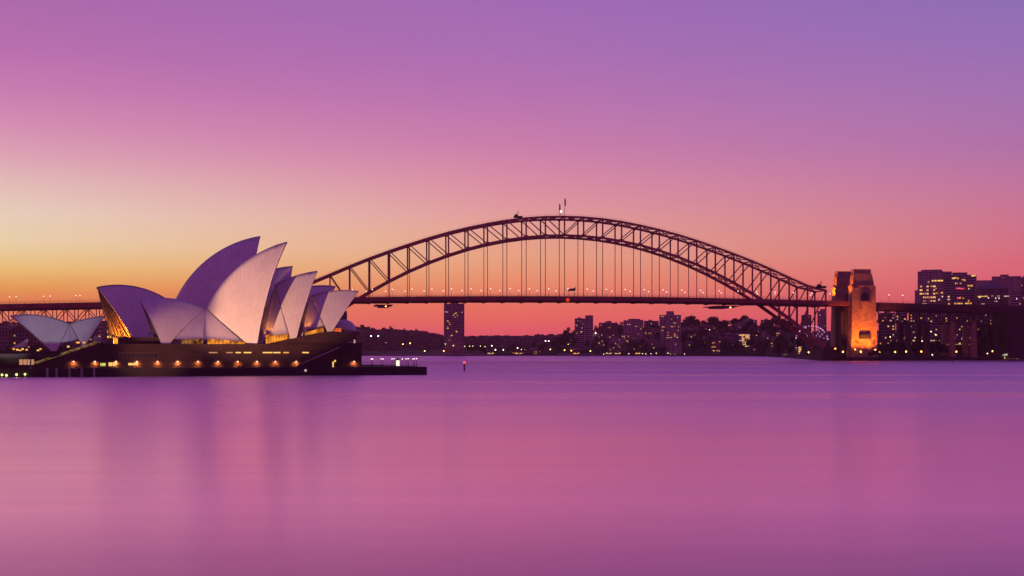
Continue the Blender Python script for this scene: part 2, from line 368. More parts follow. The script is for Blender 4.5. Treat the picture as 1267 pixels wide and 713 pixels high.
def ridge(T, B, C, n=30):
    c = Vector((C.x, T.y, C.z)); r = (T - c).length
    a0 = math.atan2(B.z - c.z, B.x - c.x); a1 = math.atan2(T.z - c.z, T.x - c.x); da = (a1 - a0 + math.pi) % (2 * math.pi) - math.pi
    return [c + Vector((r * math.cos(a0 + da * k / n), 0, r * math.sin(a0 + da * k / n))) for k in range(n + 1)]
def grid_mesh(name, G, mats, uvs=None, thick=0.0, inner=None):
    """sheet of rows G[i][j]; with INNER (a second grid) it becomes a solid of that thickness"""
    nu, nv = len(G), len(G[0]); vs_ = [p for r in G for p in r]; fs = []
    for i in range(nu - 1):
        for j in range(nv - 1): fs.append((i * nv + j, (i + 1) * nv + j, (i + 1) * nv + j + 1, i * nv + j + 1))
    nt_ = len(fs)
    if inner:
        o = len(vs_); vs_ += [p for r in inner for p in r]
        fs += [tuple(o + k for k in reversed(f)) for f in fs[:nt_]]
        for i in range(nu - 1):
            for j in (0, nv - 1):
                fs.append((i * nv + j, (i + 1) * nv + j, o + (i + 1) * nv + j, o + i * nv + j))
        for j in range(nv - 1):
            for i in (0, nu - 1):
                fs.append((i * nv + j, i * nv + j + 1, o + i * nv + j + 1, o + i * nv + j))
    m = bpy.data.meshes.new(name); m.from_pydata([tuple(p) for p in vs_], [], fs); m.update()
    for q in mats: m.materials.append(q)
    for k, p in enumerate(m.polygons):
        p.material_index = 0 if k < nt_ else len(mats) - 1
        p.use_smooth = k < 2 * nt_
    uvl = m.uv_layers.new(name='UVMap')
    for p in m.polygons:
        for li, vi in zip(p.loop_indices, p.vertices):
            vi %= nu * nv; i, j = divmod(vi, nv)
            uvl.data[li].uv = uvs(i, j) if uvs else (i, j)
    return m
ARCS = {}
def half_shell(key, T, B, F, Rr, side):
    C = sphere(T, B, F, Rr, side); rd = ridge(T, B, C); nn = 16; G = []; I = []
    for q in rd:
        a = arc(F, q, C, nn); a[0] = a[0] + (a[1] - a[0]) * 0.02
        G.append(a); I.append([C + (p - C) * (1 - 0.9 / (p - C).length) for p in a])
    ribw = sum((rd[k + 1] - rd[k]).length for k in range(len(rd) - 1)) / 2.5
    L = (rd[-1] - F).length
    m = grid_mesh('sail', G, [M['tile'], M['concrete']], lambda i, j: (i / (len(G) - 1) * ribw, j / nn * L / 2.6), inner=I)
    ARCS[key] = dict(C=C, rd=rd, near=arc(F, T, C), low=arc(F, B, C), T=T, B=B, F=F)
    return m
def shell(key, Tp, Bp, Fp, v, w, Rr, label=None):
    T, B, F = onplane(*Tp, v), onplane(*Bp, v), onplane(*Fp, v + w)
    root = link('sail_roof', half_shell(key, T, B, F, Rr, -1), house)
    F2 = Vector((F.x, 2 * T.y - F.y, F.z))
    link('far_half', half_shell(key + '_far', T, B, F2, Rr, 1), root)
    if label: root['label'] = label
    return root
TV, CV, RV = -34, -86, -112
R_TA = shell('TA', (355.1, 299), (255.6, 381.7), (317, 434), TV, 20, 75, 'tallest cream sail roof at the front')
R_TB = shell('TB', (392.6, 335.1), (340, 352), (363.5, 432), TV, 20, 78)
R_TC = shell('TC', (443.8, 360.1), (384, 366), (407.5, 416), TV, 12, 80)
R_TS = shell('TS', (172.4, 370.2), (254, 381.5), (203, 433), TV, 18, 62)
R_CA = shell('CA', (321.9, 292), (214, 378), (303, 436), CV, 23, 75, 'tallest purple sail roof behind')
R_CB = shell('CB', (362, 329.1), (303, 348), (350, 434), CV, 20, 75)
R_CC = shell('CC', (415.2, 354.1), (352, 362), (385, 422), CV, 16, 75)
R_CS = shell('CS', (119.8, 355.1), (214, 375), (172, 432), CV, 15, 62)
R_RL = shell('RL', (12.6, 390.5), (86.5, 400.5), (68, 439), RV, 10, 75)
R_RR = shell('RR', (129.4, 391), (86.5, 400.5), (103.8, 431), RV, 10, 75)
def panel(name, A, Bc, parent, m=None, nseg=8, bulge=0.5, sgn=-1):
    """ruled tile sheet between two edges (lists of points), slightly domed"""
    def res(L, k):
        t_ = k * (len(L) - 1); i = min(int(t_), len(L) - 2); return L[i].lerp(L[i + 1], t_ - i)
    G = []; I = []
    for i in range(nseg + 1):
        a, c = res(A, i / nseg), res(Bc, i / nseg)
        row = [a.lerp(c, j / nseg) + Vector((0, sgn * bulge * math.sin(j / nseg * math.pi) * math.sin(i / nseg * math.pi * .8), 0)) for j in range(nseg + 1)]
        G.append(row); I.append([p + Vector((0, -sgn * .7, -.1)) for p in row])
    return link(name, grid_mesh(name, G, [M['tile'], M['concrete']], lambda i, j: (j * .9, i * .5), inner=I), parent)
def low_part(key, k):
    L = ARCS[key]['low'][::-1]; n = max(2, int(len(L) * k)); return [p + Vector((0, .25, -.15)) for p in L[:n]]
def side(keyL, keyR, apex, foot, v0, vfoot, kL=.82, kR=.82, par=None):
    ap, ft = onplane(*apex, v0), onplane(*foot, vfoot); sp_ = [ap.lerp(ft, k / 8) for k in range(9)]
    if keyL: panel('side_panel', low_part(keyL, kL), sp_, par)
    if keyR: panel('side_panel', sp_, low_part(keyR, kR), par)
    return sp_
side('TS', 'TA', (254.3, 383), (252.3, 418.8), TV, TV + 16, .84, .84, R_TA)
spB = side(None, 'TB', (341.5, 352.5), (327.4, 416.2), TV + .4, TV + 13, kR=.84, par=R_TB)
spC = side(None, 'TC', (384.5, 367), (375.5, 411), TV + .4, TV + 9, kR=.84, par=R_TC)
for sp_, par, dx in ((spB, R_TB, -6.5), (spC, R_TC, -5)):       # panel turned inwards under the taller sail
    ext = [sp_[0].lerp(sp_[-1], k / 8 * 1.22) for k in range(9)]
    panel('side_panel', [p + Vector((dx * k / 8, 9 * k / 8, 0)) for k, p in enumerate(ext)], ext, par, bulge=.2)
side('RL', 'RR', (87, 401.5), (87, 422.5), RV, RV + 8, .72, .72, R_RL)
side('CS', 'CA', (214, 377), (232, 420), CV, CV + 17, .85, .85, R_CA)

def mouth(key, par, inset, v, lab=None, k0=0.0):
    """bronze glass wall closing the open end of a sail, with its mullions as sub-part"""
    n_, f_ = ARCS[key]['near'], ARCS[key + '_far']['near']
    dx = inset * (-1 if ARCS[key]['T'].x > ARCS[key]['B'].x else 1)
    A = [p + Vector((dx, 1.3 + abs(dx) * .35, -1.5)) for p in n_]; Bb = [p + Vector((dx, -1.3 - abs(dx) * .35, -1.5)) for p in f_]
    G = [[a.lerp(c, j / 12) for j in range(13)] for a, c in zip(A, Bb)]
    gl = link('glass_wall', grid_mesh('glass_wall', G, [M['bronze']]), par)
    mb = MB(); top = A[-1]
    for j in range(0, 15):
        lo = A[0].lerp(Bb[0], (j + .5) / 15)
        off = Vector((-dx * .12, 0, 0)); prev = None
        hi = top
        # each mullion climbs from the sill to the rim of the mouth
        for i in range(len(A) - 2, 0, -1):
            w0 = abs(A[i].y - Bb[i].y)
            if abs(lo.y - (A[i].y + Bb[i].y) / 2) < w0 / 2: hi = Vector((A[i].x, lo.y, A[i].z)); break
        mb.bar(lo + off, hi + off, .35, .5)
    obj('mullion', mb, M['mullion'], gl)
    return gl
mouth('TS', R_TS, 3.0, TV); mouth('TA', R_TA, 5, TV); mouth('TB', R_TB, 4, TV); mouth('TC', R_TC, 2.5, TV)
mouth('CA', R_CA, 5, CV); mouth('CB', R_CB, 4, CV); mouth('CC', R_CC, 3, CV); mouth('RL', R_RL, 2.5, RV); mouth('RR', R_RR, 2.5, RV)

def prow(key, par, base, v):
    n_, f_ = ARCS[key]['near'], ARCS[key + '_far']['near']; T = ARCS[key]['T']; bs = onplane(*base, v)
    A = [p + Vector((.8, 1.2, -.4)) for p in n_]; Bb = [p + Vector((.8, -1.2, -.4)) for p in f_]; m_ = len(A) - 1
    Pp = [bs.lerp(T + Vector((1.2, 0, -.6)), i / m_) for i in range(m_ + 1)]
    G = [[a.lerp(p, j / 6) for j in range(7)] + [p.lerp(c, j / 6) for j in range(1, 7)] for a, p, c in zip(A, Pp, Bb)]
    gl = link('glass_wall', grid_mesh('glass_wall', G, [M['bronze']]), par); mb = MB()
    for j in range(0, 8):
        for side_ in (A, Bb):
            pts = [a.lerp(p, j / 7) + Vector((-.75, 0, 0)) for a, p in zip(side_, Pp)]
            for q0, q1 in zip(pts[:-1], pts[1:]): mb.bar(q0, q1, .34, .5)
    obj('mullion', mb, M['mullion'], gl)
    rl = MB()
    for side_ in (A, Bb): rl.bar(side_[2].lerp(Pp[2], 0) + Vector((-.4, 0, 0)), Pp[2] + Vector((-.5, 0, 0)), .5, .6)
    obj('transom', rl, M['mullion'], gl)
prow('CS', R_CS, (139, 424.5), CV)
def sv(px, v):                          # distance along the building of the column px on the plane v
    return onplane(px, HY, v).x
PT, BW = 13.5, 3.6                      # podium and quay levels
WV = -10.0
xL, xR = sv(124, WV), sv(443, WV)
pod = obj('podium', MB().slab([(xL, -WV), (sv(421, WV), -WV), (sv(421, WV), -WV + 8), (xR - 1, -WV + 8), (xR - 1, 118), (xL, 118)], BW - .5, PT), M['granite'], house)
# higher north terrace under the smaller sails, rising to the right
zz = lambda px, py, v: onplane(px, py, v).z
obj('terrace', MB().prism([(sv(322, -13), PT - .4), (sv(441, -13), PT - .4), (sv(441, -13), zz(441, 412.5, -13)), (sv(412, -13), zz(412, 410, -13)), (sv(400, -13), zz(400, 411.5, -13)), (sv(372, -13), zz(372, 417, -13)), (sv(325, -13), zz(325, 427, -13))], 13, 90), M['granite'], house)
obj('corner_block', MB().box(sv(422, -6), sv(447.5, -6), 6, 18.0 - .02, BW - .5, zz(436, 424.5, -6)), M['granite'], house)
fl = MB(); a_, b_ = onplane(368, 454, -8.6), onplane(438, 424.5, -8.6)
fl.prism([(a_.x, BW), (b_.x, BW), (b_.x, b_.z), (a_.x, BW + .4)], 7.6, 9.98)
stf = obj('side_stair', fl, M['granite'], house)
obj('handrail', MB().bar((a_.x, 7.45, a_.z + .7), (b_.x, 7.45, b_.z + 1.0), .3, .5), M['concrete'], stf)
# parapet along the podium edge
par_ = MB().box(xL, sv(421, WV), -WV - .5, -WV + .3, PT, PT + .55)
obj('parapet', par_, M['granite'], house)
# monumental steps on the left
x0, x1 = sv(38, WV), xL; st = MB(); ns = 26
for k in range(ns):
    xa = x0 + (x1 - x0) * k / ns
    st.box(xa, x1 - .02, -WV + 1.0, 84, BW + (PT - BW) * k / ns - (0.3 if k else .5), BW + (PT - BW) * (k + 1) / ns)
stp = obj('stairs', st, M['paving'], house)
obj('stair_wall', MB().prism([(x0, BW), (x1, BW), (x1, PT + 1.0), (x0, BW + 1.0)], -WV - .3, -WV + .7), M['granite'], stp)
rail_glow = emit('handrail_glow', (1.0, .55, .18), .42, .97, 1.1)
for dv, hh in ((0.2, 1.25), (16, 1.7), (34, 1.7), (60, 1.7)):
    obj('handrail', MB().bar((x0, -WV + dv, BW + hh), (x1, -WV + dv, PT + hh), .22, .22), rail_glow, stp)
# forecourt deck with lit shops under it
fc = sv(84, -16)
obj('forecourt_deck', MB().slab([(-190, 14), (fc, 14), (fc, 24), (x0 - .5, 24), (x0 - .5, 125), (-190, 125)], 8.2, 9.7), M['paving'], house)
obj('shop_wall', MB().box(-190, x0 - 1, 20, 22, BW - .4, 8.2), M['granite'], house)
obj('restaurant_base', MB().slab([(sv(2, RV + 14), 86), (sv(131, RV + 14), 86), (sv(131, RV + 14), 135), (sv(2, RV + 14), 135)], BW, zz(66, 434.5, RV + 14)), M['granite'], house)
for px in (26, 31, 36, 40):
    pw = onplane(px, 446.5, -19.8); obj('shop_window', MB().box(pw.x - .7, pw.x + .7, 19.6, 20.02, 5.0, 7.3), E['winD'], house)
# lit openings
def opening(name, px0, px1, py0, py1, v, m, frame=True, depth=.25):
    a, c = onplane(px0, py1, v), onplane(px1, py0, v)
    o = obj(name, MB().box(a.x, c.x, -v - .04, -v + depth, a.z, c.z), m, house)
    if frame:
        n = max(1, int((c.x - a.x) / 1.6)); mb = MB()
        for k in range(n + 1): mb.box(a.x + (c.x - a.x) * k / n - .08, a.x + (c.x - a.x) * k / n + .08, -v - .14, -v - .05, a.z, c.z)
        mb.box(a.x - .1, c.x + .1, -v - .16, -v - .05, c.z, c.z + .25)
        obj('window_frame', mb, M['mullion'], o)
    return o
dark_glass = mat('dark_glass', (0.02, 0.02, 0.025), .2, .3, .5, .5)
opening('window', 148, 195, 437, 442.5, WV, dark_glass)
opening('window', 115.5, 131, 449.3, 453.2, WV - .0, E['yel']); opening('window', 134, 144.5, 448.6, 453.2, WV, E['winB'])
opening('window', 158.5, 170.5, 449.2, 452.2, WV, E['winB'])
for q0, q1, mm in ((258.5, 269, 'winD'), (280, 288, 'winD'), (291.5, 298, 'winB'), (301.5, 311, 'winB'), (325, 337, 'winB'), (338, 347, 'winB'), (350.5, 357.5, 'winA'), (374, 382, 'winB')):
    opening('window', q0, q1, 435.6, 437.2, WV, E[mm], frame=False)
opening('door', 411.2, 413, 447.5, 454.5, -7.55, E['winB'], frame=False); opening('door', 413.6, 415.6, 445.5, 448, -7.55, E['winB'], frame=False)
opening('door', 437.6, 439.6, 420.6, 425, -12.9, E['winC'], frame=False)
# foyers glowing under the side panels
opening('added_foyer_glow', 140.5, 148, 419.3, 425.5, CV + 8.5, emit('foyer_amber', (1.0, .42, .04), 1.3, .5, .5))  # added glowing panel that brightens the base of the sail's mouth
opening('foyer_window', 256.5, 304, 419.4, 426.4, TV + 13.5, E['foyer'])
opening('foyer_window', 224, 251.5, 419, 426.6, TV + 12, emit('foyer_dim', (.8, .3, .08), .5, .95, .5))
opening('foyer_window', 146, 198, 418, 426.6, TV + 6, mat('foyer_dark', (.05, .03, .03), .4))
def foyer_slant(px0, px1, pts, v):
    a, c = [onplane(px0, y, v) for y in pts[:2]], [onplane(px1, y, v) for y in pts[2:]]
    o = obj('foyer_window', MB().add([a[1], c[1], c[0], a[0]], [(0, 1, 2, 3)]), E['foyer'], house)
    mb = MB(); n = 9
    for k in range(n + 1): mb.bar(a[1].lerp(c[1], k / n) + Vector((0, -.1, 0)), a[0].lerp(c[0], k / n) + Vector((0, -.1, 0)), .16, .16)
    mb.bar(a[0] + Vector((0, -.15, .3)), c[0] + Vector((0, -.15, .3)), .3, .9)
    obj('window_frame', mb, M['mullion'], o)
foyer_slant(328.5, 358.8, (416.5, 426, 411.5, 419), TV + 14)
foyer_slant(377, 400.5, (411, 417.5, 405, 411), TV + 10)
opening('foyer_window', 412, 422.5, 406, 411.5, -60, emit('foyer_red', (1, .16, .03), 1.1, .8, .5))
# concert hall's north foyer: glazed hood and flat brim
hd = MB(); hc = onplane(426, 407, CV + 6)
hd.ball((hc.x, hc.y, hc.z - 1), 6.2, 16, 10, .9); obj('foyer_hood', hd, M['tile'], house, smooth=True)
q0, q1 = onplane(419, 407, CV + 12), onplane(447.5, 410.8, CV + 12)
obj('foyer_brim', MB().prism([(q0.x, q0.z - .3), (q1.x, q1.z - .3), (q1.x + .3, q1.z + .2), (q0.x, q0.z + .9)], -CV - 14, -CV + 10), M['tile'], house)
obj('foyer_base', MB().taper(sv(421, CV + 11), sv(442, CV + 11), -CV - 9, -CV + 8, PT - .3, sv(421, CV + 11), sv(446, CV + 11), -CV - 10, -CV + 9, q1.z - .32), M['bronze'], house)
# little canopies beside the restaurant
for (p0, p1, p2) in (((11.5, 431.5), (35, 419), (33, 429)), ((113, 424), (118, 414.5), (129.5, 423.5))):
    A3 = [onplane(*p, RV + 4) for p in (p0, p1, p2)]; B3 = [p + Vector((0, 7, -1.2)) for p in A3]
    obj('side_canopy', MB().add(A3 + B3, [(0, 1, 2), (5, 4, 3), (0, 3, 4, 1), (1, 4, 5, 2), (2, 5, 3, 0)]), M['tile'], house)
for k, px in enumerate((17, 21.5, 25, 28, 33, 47, 50, 84.5, 95.5, 97, 104)):
    p = onplane(px, (432 + (k % 3) * .9) if px < 60 else (424 if px > 90 else 429), RV + 9.5); obj('lit_window', MB().box(p.x - .55, p.x + .55, p.y - .1, p.y + .1, p.z - .4, p.z + .4), E['winB' if k % 2 else 'winA'], house)

# row of lamps along the podium wall, each throwing its pool of light
LAMPS = [91, 117.4, 143.5, 169.5, 195, 220, 245, 269.8, 294.2, 318, 340.8, 366.5, 391.5, 438.2]
lampm = MB().ball((0, 0, 0), .34, 8, 6).mesh('wall_lamp', emit('wall_lamp_glow', (1.0, .62, .36), 2.2))
for px in LAMPS:
    v_ = -6 if px > 422 else (WV if px > 100 else -9.5)
    p = onplane(px, 447.6, v_ + .9)
    l = link('wall_lamp', lampm, house, p)
    obj('bracket', MB().bar((0, .4, .15), (0, 1.0, .15), .12, .12), M['iron'], l)
    ld = bpy.data.lights.new('wall_lamp_light', 'SPOT'); ld.energy = 1700; ld.color = (1, .34, .08); ld.shadow_soft_size = .25; ld.spot_size = R(160); ld.spot_blend = 1
    lo = bpy.data.objects.new('wall_lamp_light', ld); COL.objects.link(lo); lo.parent = house; lo.location = p + Vector((0, -.2, -.5)); lo.rotation_euler = Vector((0, .85, -.5)).to_track_quat('-Z', 'Y').to_euler()
def lamp_light(kind, loc, energy, col, size=.5, aim=None, cone=60, blend=.6, parent=None):
    ld = bpy.data.lights.new('floodlight', kind); ld.energy = energy; ld.color = col; ld.shadow_soft_size = size
    o = bpy.data.objects.new('floodlight', ld); COL.objects.link(o)
    if parent: o.parent = parent
    o.location = loc
    if kind == 'SPOT':
        ld.spot_size = R(cone); ld.spot_blend = blend; o.rotation_euler = (Vector(aim) - Vector(loc)).to_track_quat('-Z', 'Y').to_euler()
    return o
# floodlights: the theatre's sails are lit from a mast on the shore to the left
def flood(az_, el, cone, e, blend, col=(1.0, .49, .25), o=(-180, 475, 4)):
    o = Vector(o); d = Vector((math.sin(R(az_)) * math.cos(R(el)), math.cos(R(az_)) * math.cos(R(el)), math.sin(R(el))))
    lamp_light('SPOT', o, e, col, 1.0, o + d * 200, cone, blend)
flood(30.0, 9.3, 19.5, 2.2e6, .5, o=(-205, 470, 4))
flood(10.5, 3.3, 15.5, .62e6, .85)
flood(-6.0, 6.8, 13.0, .34e6, .7, (.85, .96, .86), (-205, 500, 4))
# warm light in the open ends
for px_, py_, e_ in ((133, 420.5, 16000), (141, 419, 16000), (150, 421, 12000)):
    mp = onplane(px_, 424.6, CV + 9.5); lamp_light('SPOT', (mp.x, mp.y, 14.4), e_, (1, .38, .04), .5, (mp.x + 1.5, mp.y + 2, 24), 130, .5, house)
mp = onplane(143, 420.3, CV + 7.5); obj('uplight', MB().ball(tuple(mp), .45, 8, 6), E['amber'], house)
for p_, q_, e_ in (((328.5, 423, TV + 18), (333.5, 397, TV + 8), 13000), ((376.5, 414, TV + 13), (382, 391, TV + 6), 9000)):
    mp, mq = onplane(*p_), onplane(*q_); lamp_light('SPOT', tuple(mp), e_, (1, .30, .02), .3, tuple(mq), 42, .9, house)

# quay round the house
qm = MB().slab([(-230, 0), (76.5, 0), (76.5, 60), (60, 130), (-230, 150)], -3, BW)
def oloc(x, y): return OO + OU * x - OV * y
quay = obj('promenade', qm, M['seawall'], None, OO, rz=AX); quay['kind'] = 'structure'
rail = thing('promenade_railing', 'thin dark railing along the edge of the quay in front of the podium', 'railing', oloc(-60, 1) + Vector((0, 0, BW)), AX)
ra, rb = MB(), MB()
for k in range(0, 91): ra.box(-150 + k * 3.1 + 0, -149.9 + k * 3.1, -.05, .05, 0, 1.1)
ra2 = MB(); ra2.box(-150, 134, -.05, .05, 1.05, 1.15); ra2.box(-150, 134, -.03, .03, .5, .56)
obj('post', ra, M['iron'], rail)['kind'] = 'stuff'; obj('rail', ra2, M['iron'], rail)
# timber fender piles on the wall at left
pile0 = None
for k, px in enumerate((58.5, 70, 86, 101, 116.5)):
    p = onplane(px, 460, 1.0); q = oloc(p.x, -.6)
    if pile0 is None:
        pile0 = tag(obj('fender_pile', MB().tube((0, 0, -3), (0, 0, 3.9), .5, .45, 10), M['concrete']), 'pale fender pile against the dark quay wall below the steps', 'pile', 'fender piles on the quay wall'); pile0.location = q
    else:
        c = pile0.copy(); COL.objects.link(c); c.location = q
# lamp posts on the outer quay
def lamp_post(h, r, m, arm=False):
    t_ = thing('lamp_post', 'lamp', 'lamp post')
    obj('pole', MB().tube((0, 0, 0), (0, 0, h), .14, .09, 6).tube((0, 0, 0), (0, 0, .6), .28, .2, 6), M['iron'], t_)
    obj('globe', MB().ball((0, 0, h + r * .8), r, 8, 6), m, t_)
    return t_
def hide_proto(o):
    for c in list(o.children): bpy.data.objects.remove(c)
    bpy.data.objects.remove(o)
pr = lamp_post(3.4, .22, emit('globe_lamp', (1.0, .80, .74), 3.0))
for k, (px, py) in enumerate(((459.5, 445.2), (461, 446.8), (471.5, 446.2), (474, 444.8), (485, 445), (487.5, 446.6), (497.8, 444.8), (502.5, 445.8), (505, 444.8), (511, 445), (513, 445.4), (515.5, 445))):
    v = -6 - (k * 7) % 20; p = onplane(px, py, v)
    place(pr, oloc(p.x, -v) + Vector((0, 0, BW)), 0, 1, 'white globe lamp post on the open end of the quay', 'globe lamps on the quay end')
hide_proto(pr)
p = onplane(492.3, 452, -8); q = oloc(p.x, 8) + Vector((0, 0, BW))
kk = thing('light_beacon', 'small white lit round beacon with dark cap at the end of the quay', 'beacon', q)
obj('lantern', MB().tube((0, 0, .4), (0, 0, 2.9), .75, .7, 12), emit('beacon_glow', (1, .95, .62), 1.6), kk)
obj('cap', MB().tube((0, 0, 2.9), (0, 0, 3.6), 1.0, .35, 12).ball((0, 0, 3.9), .3), M['iron'], kk); obj('base', MB().tube((0, 0, 0), (0, 0, .4), .95, .85, 12), M['concrete'], kk)
# people strolling at the quay end are too small to read; green lamps low on the left
for k, (px, py) in enumerate(((2.5, 464), (8, 464.5), (20.5, 463.6), (31, 463.2))):
    p = onplane(px, py, .6); o = tag(obj('quay_lamp', MB().ball((0, 0, 0), .40, 8, 6).bar((0, .2, .1), (0, .9, .1), .12, .12), E['green']), 'small green lamp low on the quay wall at the far left', 'lamp', 'green lamps on the quay wall'); o.location = oloc(p.x, -.7) + Vector((0, 0, p.z))
p = onplane(37.8, 430, 0); ms = thing('mast', 'tall dark flag mast standing on the quay left of the steps', 'mast', oloc(p.x, 2) + Vector((0, 0, BW)), AX)
obj('pole', MB().tube((0, 0, 0), (0, 0, 9), .3, .16), M['iron'], ms); obj('base', MB().tube((0, 0, 0), (0, 0, .6), .6, .5), M['concrete'], ms)
p = onplane(378, 458.5, .8); o = tag(obj('landing_lamp', MB().ball((0, 0, 0), .55, 8, 6).bar((0, .2, .2), (0, 1.2, .2), .15, .15), E['winC']), 'pale lamp low on the quay wall below the side stair', 'lamp'); o.location = oloc(p.x, -.9) + Vector((0, 0, p.z))
# channel marker
cm = thing('channel_marker', 'slim red channel marker standing alone in the water', 'marker', (GX(574.5, 737), 737, 0))
obj('pile', MB().tube((0, 0, -2), (0, 0, 3.1), .42, .36, 10), M['iron'], cm); obj('platform', MB().tube((0, 0, 3.1), (0, 0, 3.4), .8, .8, 10), mat('marker_red', (.3, .02, .03)), cm)
obj('lantern', MB().ball((0, 0, 4.6), .62, 8, 6), E['red'], cm); obj('post', MB().tube((0, 0, 3.4), (0, 0, 4.3), .38, .3), mat('marker_red_post', (.35, .03, .04)), cm)

# ------------------------------------------------------------------ arch bridge
BX = R(7.5); BO = Vector((46.7, 1314.9, 0)); BU = Vector((math.cos(BX), math.sin(BX), 0)); BN = Vector((-math.sin(BX), math.cos(BX), 0))
bridge = thing('arch_bridge', 'steel through-arch bridge spanning the harbour between granite pylons', 'bridge', BO, BX)
def bl(t_, y, z=0): return BO + BU * t_ + BN * y + Vector((0, 0, z))
def bt(px, y):                          # distance along the bridge of column px on the plane y
    q = BO + BN * y; k = (px - CX) / FPX; return (k * q.y - q.x) / (BU.x - k * BU.y)
def bp(px, py, y):
    t_ = bt(px, y); Y = (BO + BU * t_ + BN * y).y; return Vector((t_, y, ZY(py, Y)))
NP, PL = 14, 17.95
def zdeck(t_): return 59.8 - 3.0 * (t_ / 250) ** 2 if abs(t_) < 250 else 56.8 - .024 * (abs(t_) - 250)
UPY = [266.8, 267.7, 269.8, 273.2, 277.8, 283.2, 289.4, 296.6, 304.6, 313.0, 322.0, 331.8, 342.2, 352.3, 358.2]
UZ = [HC + (HY - y) * (1300 + n * PL * math.sin(BX)) / FPX - 1.1 for n, y in enumerate(UPY)]
def zl(n): return 12 + 104.5 * (1 - (abs(n) / NP) ** 2)
def zu(n): return UZ[abs(n)]
TY = 15.0
for y in (-TY, TY):
    up, lo = MB(), MB()
    for n in range(-NP, NP):
        up.bar((n * PL, y, zu(n)), ((n + 1) * PL, y, zu(n + 1)), 1.5, 1.9)
        w = 1.9 + 1.5 * (max(abs(n), abs(n + 1)) / NP) ** 2
        lo.bar((n * PL, y, zl(n)), ((n + 1) * PL, y, zl(n + 1)), 1.7, w)
    for n in range(-NP, NP + 1):        # gusset plates
        up.box(n * PL - 1.2, n * PL + 1.2, y - .85, y + .85, zu(n) - 1.5, zu(n) + .6); lo.box(n * PL - 1.5, n * PL + 1.5, y - .95, y + .95, zl(n) - .9, zl(n) + 1.8)
    u_ = obj('upper_chord', up, M['steel'], bridge); obj('lower_chord', lo, M['steel'], bridge)
    wk = MB()
    for n in range(-NP, NP): wk.bar((n * PL, y - .9, zu(n) + 2.0), ((n + 1) * PL, y - .9, zu(n + 1) + 2.0), .12, .12)
    for n in range(-NP * 4, NP * 4):
        i = int(math.floor(n / 4)); f = n / 4 - i; z = zu(i) * (1 - f) + zu(i + 1) * f; wk.box(n * PL / 4 - .06, n * PL / 4 + .06, y - .96, y - .84, z + .8, z + 2.0)
    obj('handrail', wk, M['steel'], u_)
    for n in range(-NP, NP + 1):
        v = MB(); v.bar((n * PL, y - .45, zl(n)), (n * PL, y - .45, zu(n)), .35, 1.25, (1, 0, 0)).bar((n * PL, y + .45, zl(n)), (n * PL, y + .45, zu(n)), .35, 1.25, (1, 0, 0))
        obj('post', v, M['steel'], bridge)
        if n < NP:
            d = MB(); s_ = 1 if n >= 0 else 0
            # diagonals lean towards the crown
            a, c = ((n * PL, zl(n)), ((n + 1) * PL, zu(n + 1))) if n >= 0 else ((n * PL, zu(n)), ((n + 1) * PL, zl(n + 1)))
            if n in (NP - 1, -NP): a, c = (a, c)
            for o_ in (-.5, .5): d.bar((a[0], y + o_, a[1]), (c[0], y + o_, c[1]), .8, .35, (0, 1, 0))
            obj('diagonal', d, M['steel'], bridge)
        zd = zdeck(n * PL)
        if zl(n) > zd + 4:
            h = MB().bar((n * PL, y - .22, zd), (n * PL, y - .22, zl(n)), .16, .55, (1, 0, 0)).bar((n * PL, y + .22, zd), (n * PL, y + .22, zl(n)), .16, .55, (1, 0, 0))
            obj('hanger', h, M['steel'], bridge)
        elif abs(n) < NP and zl(n) < zd - 6:
            obj('deck_post', MB().bar((n * PL, y, zl(n)), (n * PL, y, zd), 1.3, 1.6, (1, 0, 0)), M['steel'], bridge)
for n in range(-NP, NP + 1):            # bracing between the two arch ribs, panel by panel
    for zf in (zu, zl):
        if zf is zl and abs(zl(n) - zdeck(n * PL)) < 7: continue
        b_ = MB().bar((n * PL, -TY, zf(n)), (n * PL, TY, zf(n)), .9, 1.2)
        if n < NP:
            m_ = ((n + .5) * PL, 0, (zf(n) + zf(n + 1)) / 2)
            b_.bar((n * PL, -TY, zf(n)), m_, .5, .7).bar((n * PL, TY, zf(n)), m_, .5, .7).bar(m_, ((n + 1) * PL, -TY, zf(n + 1)), .5, .7).bar(m_, ((n + 1) * PL, TY, zf(n + 1)), .5, .7)
            b_.box(m_[0] - 1.4, m_[0] + 1.4, -1.6, 1.6, m_[2] - .5, m_[2] + .5)
        obj('cross_brace', b_, M['steel'], bridge)
# deck
def deck_run(t0, t1, step, zo, z1, hw):
    mb = MB(); n = int(round((t1 - t0) / step)); ts = [t0 + (t1 - t0) * k / n for k in range(n + 1)]
    for k, q in enumerate(ts):
        z = zdeck(q); mb.v += [(q, -hw, z + zo), (q, hw, z + zo), (q, hw, z + z1), (q, -hw, z + z1)]
        if k: i = 4 * k; mb.f += [(i - 4, i - 3, i + 1, i), (i - 3, i - 2, i + 2, i + 1), (i - 2, i - 1, i + 3, i + 2), (i - 1, i - 4, i, i + 3)]
    mb.f += [(0, 1, 2, 3), (4 * n, 4 * n + 3, 4 * n + 2, 4 * n + 1)]; return mb
dk = deck_run(-262, 272, 9, -4.0, -.2, 24.5)
for n in range(-14, 15):
    z = zdeck(n * PL); dk.box(n * PL - .7, n * PL + .7, -24, 24, z - 5.4, z - 3.9)
for n in range(-56, 60):
    z = zdeck(n * 4.5); dk.box(n * 4.5 - .15, n * 4.5 + .15, -24.7, -24.4, z - 4.4, z - .2)
